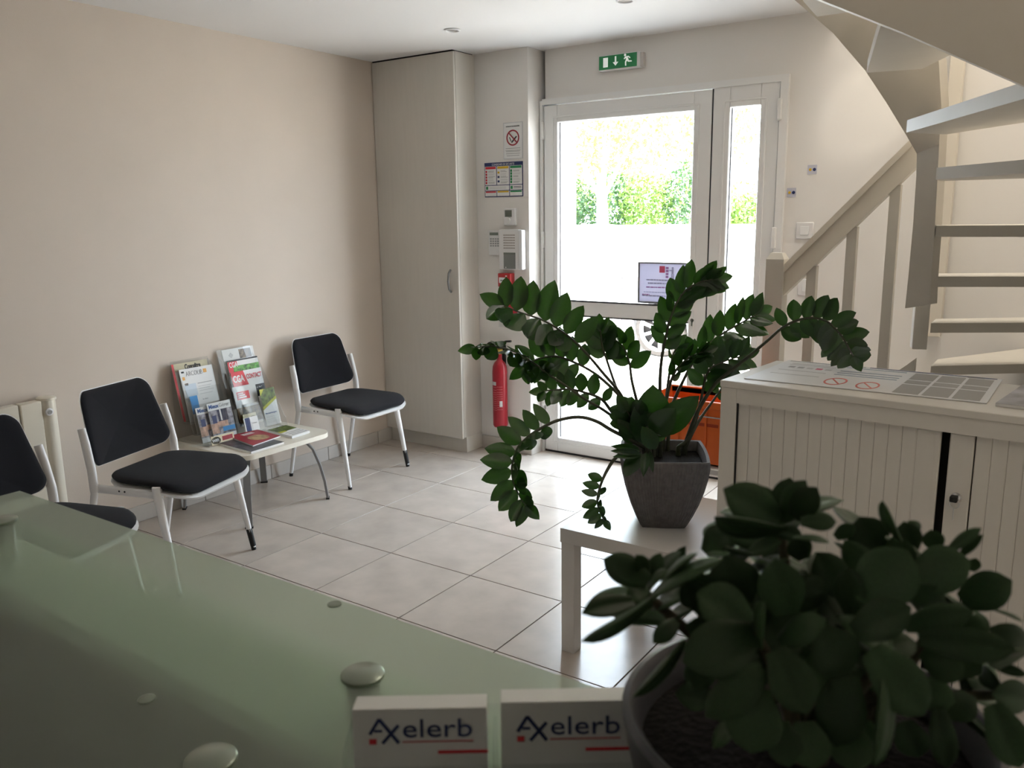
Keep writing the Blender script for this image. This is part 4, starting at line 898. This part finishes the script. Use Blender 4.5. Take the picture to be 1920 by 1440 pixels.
# stems: image track from the soil outwards, distances at both ends, first leaf, pairs, leaf length, openness of the two leaf rows
ST = [
 ([(1222, 838), (1205, 812), (1177, 765), (1160, 734), (1131, 700), (1106, 670), (1077, 640), (1047, 617), (1014, 599), (970, 584), (945, 573)], 2.86, 2.72, 0.56, 7, 0.112, 6, 60, 82),
 ([(1220, 838), (1193, 810), (1152, 783), (1127, 766), (1093, 746), (1056, 720), (1027, 701), (997, 678), (964, 659), (922, 649), (893, 652)], 2.84, 2.66, 0.55, 8, 0.078, 80, 66, 84),
 ([(1228, 838), (1200, 800), (1168, 750), (1131, 713), (1102, 692), (1068, 676), (1039, 668), (1006, 674), (985, 688)], 2.88, 2.78, 0.50, 7, 0.088, 12, 25, 66),
 ([(1215, 838), (1193, 808), (1160, 738), (1138, 676), (1129, 647), (1126, 620)], 2.90, 2.88, 0.55, 4, 0.075, 25, 40, 50),
 ([(1232, 838), (1206, 790), (1186, 720), (1180, 680), (1168, 650), (1148, 634)], 2.92, 2.95, 0.50, 5, 0.092, 50, 44, 60),
 ([(1212, 838), (1177, 807), (1147, 772), (1127, 748), (1093, 735), (1068, 730), (1043, 731), (1020, 733)], 2.84, 2.76, 0.35, 7, 0.066, 15, 25, 70),
 ([(1218, 845), (1185, 826), (1147, 807), (1118, 790), (1085, 782), (1047, 788), (1018, 801), (993, 817), (972, 838), (962, 863), (960, 888), (966, 913), (979, 938), (987, 948)], 2.78, 2.58, 0.40, 11, 0.088, 5, 72, 76),
 ([(1200, 845), (1172, 846), (1151, 862), (1135, 888), (1125, 913), (1120, 938), (1125, 960), (1133, 975)], 2.74, 2.60, 0.45, 7, 0.052, 5, 78, 80),
 ([(1237, 840), (1237, 751), (1239, 688), (1247, 638), (1260, 588), (1281, 549), (1310, 530), (1336, 524)], 2.92, 2.88, 0.36, 11, 0.088, 30, 48, 50),
 ([(1243, 840), (1250, 742), (1260, 672), (1272, 648)], 2.94, 2.98, 0.55, 3, 0.07, 50, 60, 55),
 ([(1252, 840), (1258, 770), (1282, 712), (1308, 666), (1345, 632), (1392, 604), (1418, 590)], 2.95, 3.02, 0.42, 9, 0.094, 30, 36, 58),
 ([(1283, 838), (1308, 772), (1340, 722), (1372, 694), (1402, 670), (1440, 638), (1472, 611), (1510, 597), (1545, 600), (1570, 620), (1588, 646), (1600, 668)], 2.90, 2.46, 0.50, 11, 0.084, 18, 30, 70),
 ([(1272, 838), (1294, 818), (1312, 760), (1326, 700), (1348, 682), (1388, 668)], 2.88, 2.86, 0.45, 7, 0.088, 40, 36, 58),
 ([(1238, 840), (1245, 775), (1262, 704), (1290, 672), (1318, 660)], 2.86, 2.84, 0.42, 6, 0.068, 66, 60, 55),
 ([(1285, 838), (1310, 790), (1345, 740), (1360, 715)], 2.92, 3.05, 0.60, 4, 0.07, 40, 40, 55),
 ([(1225, 840), (1195, 800), (1175, 770)], 2.80, 2.74, 0.30, 4, 0.085, 30, 30, 60),
]
for si, (px, t0, t1, f0, npair, ll, ph1, ph2, al) in enumerate(ST):
    n0 = len(px)-1
    W_ = [at(x, y, t0+(t1-t0)*i/n0) for i, (x, y) in enumerate(px)]
    W_[0] = W_[0].copy()
    path = smooth_path(W_); N_ = len(path)
    rad = [0.0075*(1-0.72*(i/(N_-1))) if si not in (1,) else 0.0065*(1-0.7*(i/(N_-1))) for i in range(N_)]
    base = path[0]-Vector((0, 0, 0.03))
    stem = MB().tube([base-PZ]+[p-PZ for p in path], [rad[0]*1.25]+rad, 7).obj('stem', M_stem, zz, 60)
    for k in range(npair):
        f = f0+(1-f0)*(k+0.5)/npair
        for sgn, ph in ((1, ph1), (-1, ph2)):
            ff = min(0.999, f+(0.0 if sgn > 0 else 0.4*(1-f0)/npair)); i = min(N_-2, int(ff*(N_-1))); fr = ff*(N_-1)-i
            p = path[i].lerp(path[i+1], fr); tg = (path[i+1]-path[i]).normalized()
            vw = (p-CP).normalized(); nim = vw.cross(tg).normalized(); nv = tg.cross(nim).normalized()
            phr = math.radians(ph+random.uniform(-10, 10)); sd = (nim*math.cos(phr)*sgn - vw*math.sin(phr)*(1 if (si+k) % 2 else 0.6)).normalized()
            a_ = math.radians(al+random.uniform(-9, 9)-16*(k/npair)**2)
            d = tg*math.cos(a_)+sd*math.sin(a_)
            nrm = tg.cross(sd)*(1 if sgn > 0 else -1)
            sz = 1.08*ll*(0.92+0.16*random.random())*(0.78+0.30*math.sin(PI*min(1, (k+1)/npair)))
            put_leaf(random.choice(ZL), stem, p-PZ, d, nrm+Vector((random.uniform(-.2, .2), random.uniform(-.2, .2), random.uniform(-.2, .2))), sz)
    tg = (path[-1]-path[-3]).normalized(); vw = (path[-1]-CP).normalized()
    put_leaf(ZL[0], stem, path[-1]-PZ, tg, -vw, ll*0.8)
# broad young leaves low in the pot
LOW = [((1216, 838), (1226, 722), 0.62, 2.72), ((1228, 812), (1311, 743), 0.42, 2.70), ((1222, 815), (1266, 766), 0.60, 2.66), ((1222, 800), (1256, 808), 0.75, 2.68), ((1204, 806), (1160, 742), 0.5, 2.74), ((1195, 832), (1158, 786), 0.45, 2.72), ((1200, 845), (1148, 836), 0.22, 2.68), ((1200, 850), (1146, 845), 0.2, 2.66), ((1204, 852), (1150, 856), 0.22, 2.66), ((1198, 850), (1172, 894), 0.55, 2.66), ((1212, 848), (1206, 892), 0.3, 2.65), ((1218, 846), (1224, 886), 0.25, 2.65), ((1200, 830), (1212, 756), 0.5, 2.76), ((1186, 822), (1196, 752), 0.42, 2.78), ((1230, 842), (1204, 800), 0.5, 2.66)]
stem = MB().tube([at(1214, 846, 2.76)-PZ, at(1212, 820, 2.74)-PZ, at(1214, 800, 2.74)-PZ], 0.006, 7).obj('stem', M_stem, zz, 60)
for (a, b_, wr, t) in LOW:
    A, Bp = at(*a, t+0.05), at(*b_, t); vw = (A-CP).normalized()
    put_leaf(random.choice(ZL), stem, A-PZ, Bp-A, -vw+Vector((random.uniform(-.3, .3), random.uniform(-.3, .3), random.uniform(0, .4))), (Bp-A).length, wr/0.50)

# jade plant in the foreground
JC = at(1505, 1345, 0.50); JP = Vector((JC.x, JC.y, GZ+0.0008))
jd = thing('jade_plant', 'thick leaved jade plant in a round grey pot on the glass shelf', 'plant', JP)
ph_ = JC.z-JP.z
jpot = MB().lathe([(0.070, 0.0), (0.078, 0.003), (0.098, ph_*0.6), (0.107, ph_-0.004), (0.1075, ph_+0.002), (0.103, ph_+0.004), (0.0985, ph_), (0.094, ph_-0.03)], 48, cap=False).obj('pot', M_jpot, jd, 50)
MB().lathe([(0.0705, 0.001), (0.001, 0.001)], 32, cap=False).obj('pot_base', M_jpot, jpot)
MB().lathe([(0.0965, ph_-0.022), (0.07, ph_-0.014), (0.03, ph_-0.012), (0.001, ph_-0.012)], 32, cap=False).obj('soil', M_soil, jpot, 60)
K = 2.2326
JLV = [ # base, tip, width (in units of the enlarged crop), distance
 (890, 265, 675, 130, 150, .47), (900, 260, 940, 80, 95, .48), (920, 250, 1000, 95, 95, .47), (955, 245, 1045, 130, 110, .46), (900, 270, 820, 115, 70, .49), (985, 262, 1137, 262, 78, .45), (900, 300, 630, 262, 36, .45), (955, 330, 1105, 345, 28, .44), (890, 340, 680, 320, 85, .48), (880, 300, 990, 330, 60, .46),
 (345, 515, 165, 420, 125, .47), (340, 505, 308, 412, 75, .48), (352, 510, 398, 398, 65, .48), (360, 520, 415, 470, 55, .45), (280, 600, 72, 645, 78, .46), (360, 590, 76, 782, 46, .44), (365, 575, 640, 395, 80, .43), (390, 545, 532, 378, 40, .44), (440, 470, 500, 370, 42, .50), (470, 680, 374, 765, 75, .45), (340, 545, 260, 580, 70, .48),
 (590, 400, 690, 290, 110, .50), (780, 400, 660, 380, 34, .45), (770, 395, 900, 345, 60, .46),
 (1300, 400, 1235, 245, 140, .47), (1395, 340, 1312, 190, 44, .45), (1440, 400, 1418, 265, 95, .47), (1550, 380, 1532, 300, 95, .48), (1600, 392, 1738, 288, 46, .45), (1655, 405, 1738, 322, 42, .47), (1455, 510, 1690, 425, 175, .45), (1660, 600, 1864, 510, 135, .46), (1690, 640, 1735, 760, 110, .47), (1790, 630, 1918, 672, 32, .45), (1460, 330, 1440, 262, 60, .50), (1700, 470, 1720, 420, 60, .50), (1340, 330, 1500, 400, 40, .46),
 (1925, 780, 1798, 720, 115, .45), (1930, 800, 1770, 835, 40, .44), (1940, 1000, 1790, 985, 110, .45), (1785, 1030, 1905, 1295, 135, .44), (1690, 985, 1622, 1095, 110, .45), (1780, 860, 1930, 905, 40, .45),
 (1270, 620, 1425, 380, 195, .42), (1200, 650, 1190, 455, 105, .43), (925, 650, 880, 425, 155, .43), (730, 610, 670, 410, 175, .44), (1000, 520, 1075, 560, 110, .44), (960, 620, 1070, 500, 150, .45), (790, 735, 495, 850, 175, .42), (770, 700, 555, 560, 165, .43), (700, 760, 520, 700, 120, .44), (835, 880, 595, 1085, 155, .41), (820, 780, 815, 600, 65, .42), (900, 770, 1075, 670, 115, .42), (1060, 720, 1190, 900, 170, .42), (880, 800, 1015, 1070, 160, .41), (1210, 730, 1445, 620, 135, .42), (1280, 800, 1510, 1075, 180, .41), (1180, 900, 1130, 1210, 190, .42), (800, 960, 780, 1235, 195, .41), (705, 1085, 625, 1205, 60, .43), (1340, 880, 1335, 1290, 95, .41), (1500, 800, 1660, 920, 160, .43), (1480, 750, 1885, 800, 110, .42), (500, 760, 295, 1012, 44, .43), (610, 1000, 465, 985, 95, .44), (1560, 1040, 1600, 1300, 95, .42), (1080, 1000, 1240, 1180, 150, .44), (1420, 700, 1700, 640, 110, .43), (1130, 330, 1210, 280, 60, .47), (1150, 560, 1060, 400, 130, .46), (1300, 520, 1180, 360, 120, .47), (560, 600, 490, 520, 100, .46), (1560, 620, 1480, 540, 120, .45), (1000, 1100, 1040, 1300, 150, .42), (1190, 1120, 1210, 1310, 160, .43), (900, 1100, 935, 1290, 150, .42), (1450, 950, 1630, 1020, 130, .43), (600, 660, 560, 480, 120, .46), (1440, 480, 1380, 330, 110, .46), (1000, 420, 960, 330, 90, .47), (1600, 800, 1740, 900, 120, .44), (1000, 860, 1200, 980, 150, .43), (620, 820, 520, 960, 120, .44), (1420, 1100, 1480, 1250, 110, .45), (1250, 1100, 1300, 1290, 120, .44),
]
random.seed(21)
def jp(X, Y_, t): return at(1060+X/K, 860+Y_/K, t)
nodes = [((905, 300), .475), ((360, 585), .465), ((1390, 430), .475), ((800, 740), .435), ((1230, 700), .435), ((1830, 990), .455), ((1620, 620), .465), ((1330, 860), .43), ((860, 850), .43), ((1100, 520), .46), ((700, 420), .475)]
root_pts = [JC+Vector((dx, dy, -0.03)) for dx, dy in ((0.0, 0.0), (-0.03, 0.01), (0.03, 0.02), (0.01, -0.02))]
stems = []
for k, ((X, Y_), t) in enumerate(nodes):
    e = jp(X, Y_, t+0.012); b_ = root_pts[k % 4]; mid = b_.lerp(e, 0.5)+Vector((0, 0, 0.012))
    pth = smooth_path([b_-JP, mid-JP, e-JP], 6); n = len(pth)
    stems.append((MB().tube(pth, [0.0055-0.003*i/(n-1) for i in range(n)], 7).obj('stem', M_jstem, jd, 60), e))
for (x0, y0, x1, y1, w, t) in JLV:
    A, T = jp(x0, y0, t+0.008), jp(x1, y1, t+random.uniform(-0.012, 0.006)); d = T-A; ln = d.length
    wm = w/K/FPX*t; vw = (A-CP).normalized()
    ratio = 1.18*wm/ln/0.62
    tw = 0.0
    if ratio < 0.50: tw = math.radians(72); ratio = 0.72      # leaf seen on edge
    else: ratio = min(ratio*1.02, 1.5)
    sd = d.cross(vw).normalized()
    nrm = (-vw*math.cos(tw)+sd*math.sin(tw)) + Vector((random.uniform(-.22, .22), random.uniform(-.22, .22), random.uniform(-.1, .35)))
    s_, e = min(stems, key=lambda q: (q[1]-A).length)
    put_leaf(random.choice(JL), s_, A-JP, d, nrm, ln, ratio)
# fill leaves deeper in the crown, in opposite pairs round the shoots
for k, (s_, e) in enumerate(stems):
    ax = (e-JC).normalized(); ax = (ax+Vector((0, 0, 0.5))).normalized()
    for r in range(3):
        a = random.uniform(0, 6.28)
        u = ax.orthogonal().normalized(); v = ax.cross(u)
        for h_ in (0, PI):
            d = (u*math.cos(a+h_)+v*math.sin(a+h_))+ax*0.35
            put_leaf(random.choice(JL), s_, e-JP-ax*0.012*r+FW*0.02, d, ax, random.uniform(0.028, 0.045))

# ================================================================ outside
OZ = -0.20
struct(MB().box(-30, 40, YB+0.56, 60, OZ-0.1, OZ).obj('pavement', M_asph))
B_ = struct(MB().box(-30, 40, 23.0, 23.25, OZ, 1.16).obj('garden_wall', M_render))
def foliage(n, fn, size, m, parent, name='foliage'):
    vs, fs = [], []
    for k in range(n):
        p = Vector(fn()); s = size*random.uniform(0.6, 1.4)
        u = Vector((random.gauss(0, 1), random.gauss(0, 1), random.gauss(0, 1))).normalized(); v = u.orthogonal().normalized()
        i = len(vs); vs += [p-u*s, p+v*s*0.5, p+u*s, p-v*s*0.5]; fs.append((i, i+1, i+2, i+3))
    me = bpy.data.meshes.new(name); me.from_pydata([tuple(v) for v in vs], [], fs); me.materials.append(m); me.update()
    return place(name, me, parent)
def ball(c, r):
    def f():
        while True:
            q = Vector((random.uniform(-1, 1), random.uniform(-1, 1), random.uniform(-1, 1)))
            if 0.35 < q.length < 1: break
        return (c[0]+q.x*r[0], c[1]+q.y*r[1], c[2]+q.z*r[2])
    return f
random.seed(3)
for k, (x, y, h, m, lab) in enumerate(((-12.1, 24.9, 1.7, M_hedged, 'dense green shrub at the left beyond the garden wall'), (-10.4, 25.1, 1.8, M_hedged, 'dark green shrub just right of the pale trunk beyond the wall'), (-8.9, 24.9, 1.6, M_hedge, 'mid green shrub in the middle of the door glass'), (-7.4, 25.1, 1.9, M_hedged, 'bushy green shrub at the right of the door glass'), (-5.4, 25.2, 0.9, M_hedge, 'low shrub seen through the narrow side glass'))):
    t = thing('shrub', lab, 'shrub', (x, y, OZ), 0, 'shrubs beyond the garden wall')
    foliage(1500, ball((0, 0, 1.2+h*0.5), (1.0, 0.8, h*0.75)), 0.085, m, t); foliage(600, ball((0, -0.2, 1.5+h*0.55), (1.0, 0.8, h*0.8)), 0.07, M_hedge, t, 'sunlit_foliage')  # second set of leaves has sunlight put into a paler green
    MB().tube([(0, 0, 0), (0.05, 0, 1.2)], [0.10, 0.06], 7).obj('stem', M_bark, t)
tp = onY(1120, 424, 22.0)
for k, (x, y, h, lab) in enumerate(((tp.x, 22.3, 3.0, 'tree with pale sunlit trunk standing before the garden wall'), (-8.3, 27.5, 3.4, 'yellow green tree with thin branches behind the shrubs'), (-13.2, 27.5, 3.4, 'yellow leaved tree at the left behind the shrubs'))):
    t = thing('tree', lab, 'tree', (x, y, OZ), 0, 'trees across the street')
    MB().tube([(0, 0, 0), (0.03, 0, 1.5), (-0.05, 0, h)], [0.26, 0.20, 0.14], 10).obj('trunk', M_bark, t, 60)
    for a in range(4):
        an = a*1.7+k; MB().tube([(0, 0, h*0.7), (math.cos(an)*0.8, math.sin(an)*0.5, h+0.6), (math.cos(an)*1.5, math.sin(an)*0.9, h+1.5)], [0.08, 0.05, 0.02], 6).obj('branch', M_bark, t, 60)
    foliage(1300, ball((0.3, 0, h+1.7), (2.4, 1.6, 1.9)), 0.10, M_yleaf, t); foliage(500, ball((0.6, 0.3, h+1.2), (2.3, 1.5, 1.6)), 0.09, M_hedge, t, 'shaded_foliage')  # second set of leaves has shade put into its green

# parked car, its side to the door
WX, WY, GR = -0.33, 7.02, OZ
car = thing('parked_car', 'white parked car with alloy wheels seen through the entrance door', 'car', (WX, WY, GR))
wr = 0.325; wb = 2.62
def arch(cx, r, n=10): return [(cx+r*math.cos(PI-PI*k/n), 0.30+r*math.sin(PI-PI*k/n)) for k in range(n+1)]
body = [(-3.45, 0.30), (-3.42, 0.22)]+arch(-wb, 0.37)+[(-2.1, 0.20), (-0.45, 0.20)]+arch(0.0, 0.37)+[(0.62, 0.24), (0.78, 0.34), (0.80, 0.60), (0.66, 0.80), (-0.35, 0.96), (-1.15, 1.50), (-1.6, 1.56), (-2.7, 1.53), (-3.25, 1.02), (-3.46, 0.90)]
mb = MB(); mb.prism_y(body, 0.0, 1.72); bd = mb.obj('body', M_car, car)
for (x0, x1) in ((-1.45, -0.62), (-2.45, -1.52)):
    mb = MB()
    z1 = 1.42; pts = [(x0, 0.99), (x1, 0.99), (x1-0.30 if x1 > -1 else x1, z1), (x0, z1)]
    mb.prism_y(pts, -0.006, 0.0); mb.obj('side_window', M_carglass, car)
mb = MB(); mb.box(-1.5, -1.49, -0.004, 0.0, 0.30, 0.98); mb.box(-0.50, -0.49, -0.004, 0.0, 0.35, 0.95); mb.box(-2.2, -0.42, -0.004, 0, 0.80, 0.806); mb.box(-2.2, -0.42, -0.010, 0, 0.30, 0.33); mb.obj('panel_line', M_gasket, car)
B('door_handle', M_chrome, -1.40, -1.24, -0.03, 0.0, 0.84, 0.87, car, 0.008); B('mirror', M_car, -0.62, -0.45, -0.16, 0.0, 0.95, 1.07, car, 0.02)
for wx in (0.0, -wb):
    M = Matrix.Translation((wx, 0.13, 0.32)) @ Matrix.Rotation(PI/2, 4, 'X')
    w_ = MB().lathe([(wr-0.065, -0.10), (wr-0.02, -0.10), (wr, -0.06), (wr, 0.08), (wr-0.02, 0.115), (wr-0.065, 0.12)], 32, M, cap=False).obj('wheel', M_tyre, car, 50)
    MB().lathe([(wr-0.066, 0.118), (wr-0.085, 0.11), (wr-0.09, 0.05)], 32, M, cap=False).obj('rim', M_alloy, w_, 50)
    MB().lathe([(wr-0.07, 0.0), (0.02, 0.0)], 24, M, cap=False).obj('wheel_back', M_tyre, w_)
    mb = MB()
    for k in range(10): mb.box(-0.018, 0.018, 0.03, wr-0.085, 0.07, 0.10, M=M @ Matrix.Rotation(2*PI*k/10, 4, 'Z'))
    mb.lathe([(0.055, 0.06), (0.055, 0.11), (0.03, 0.12)], 16, M); mb.obj('spokes', M_alloy, w_)
for x in (0.83,): B('bumper', M_frameg, 0.70, 0.81, 0.05, 1.67, 0.30, 0.42, car, 0.02)
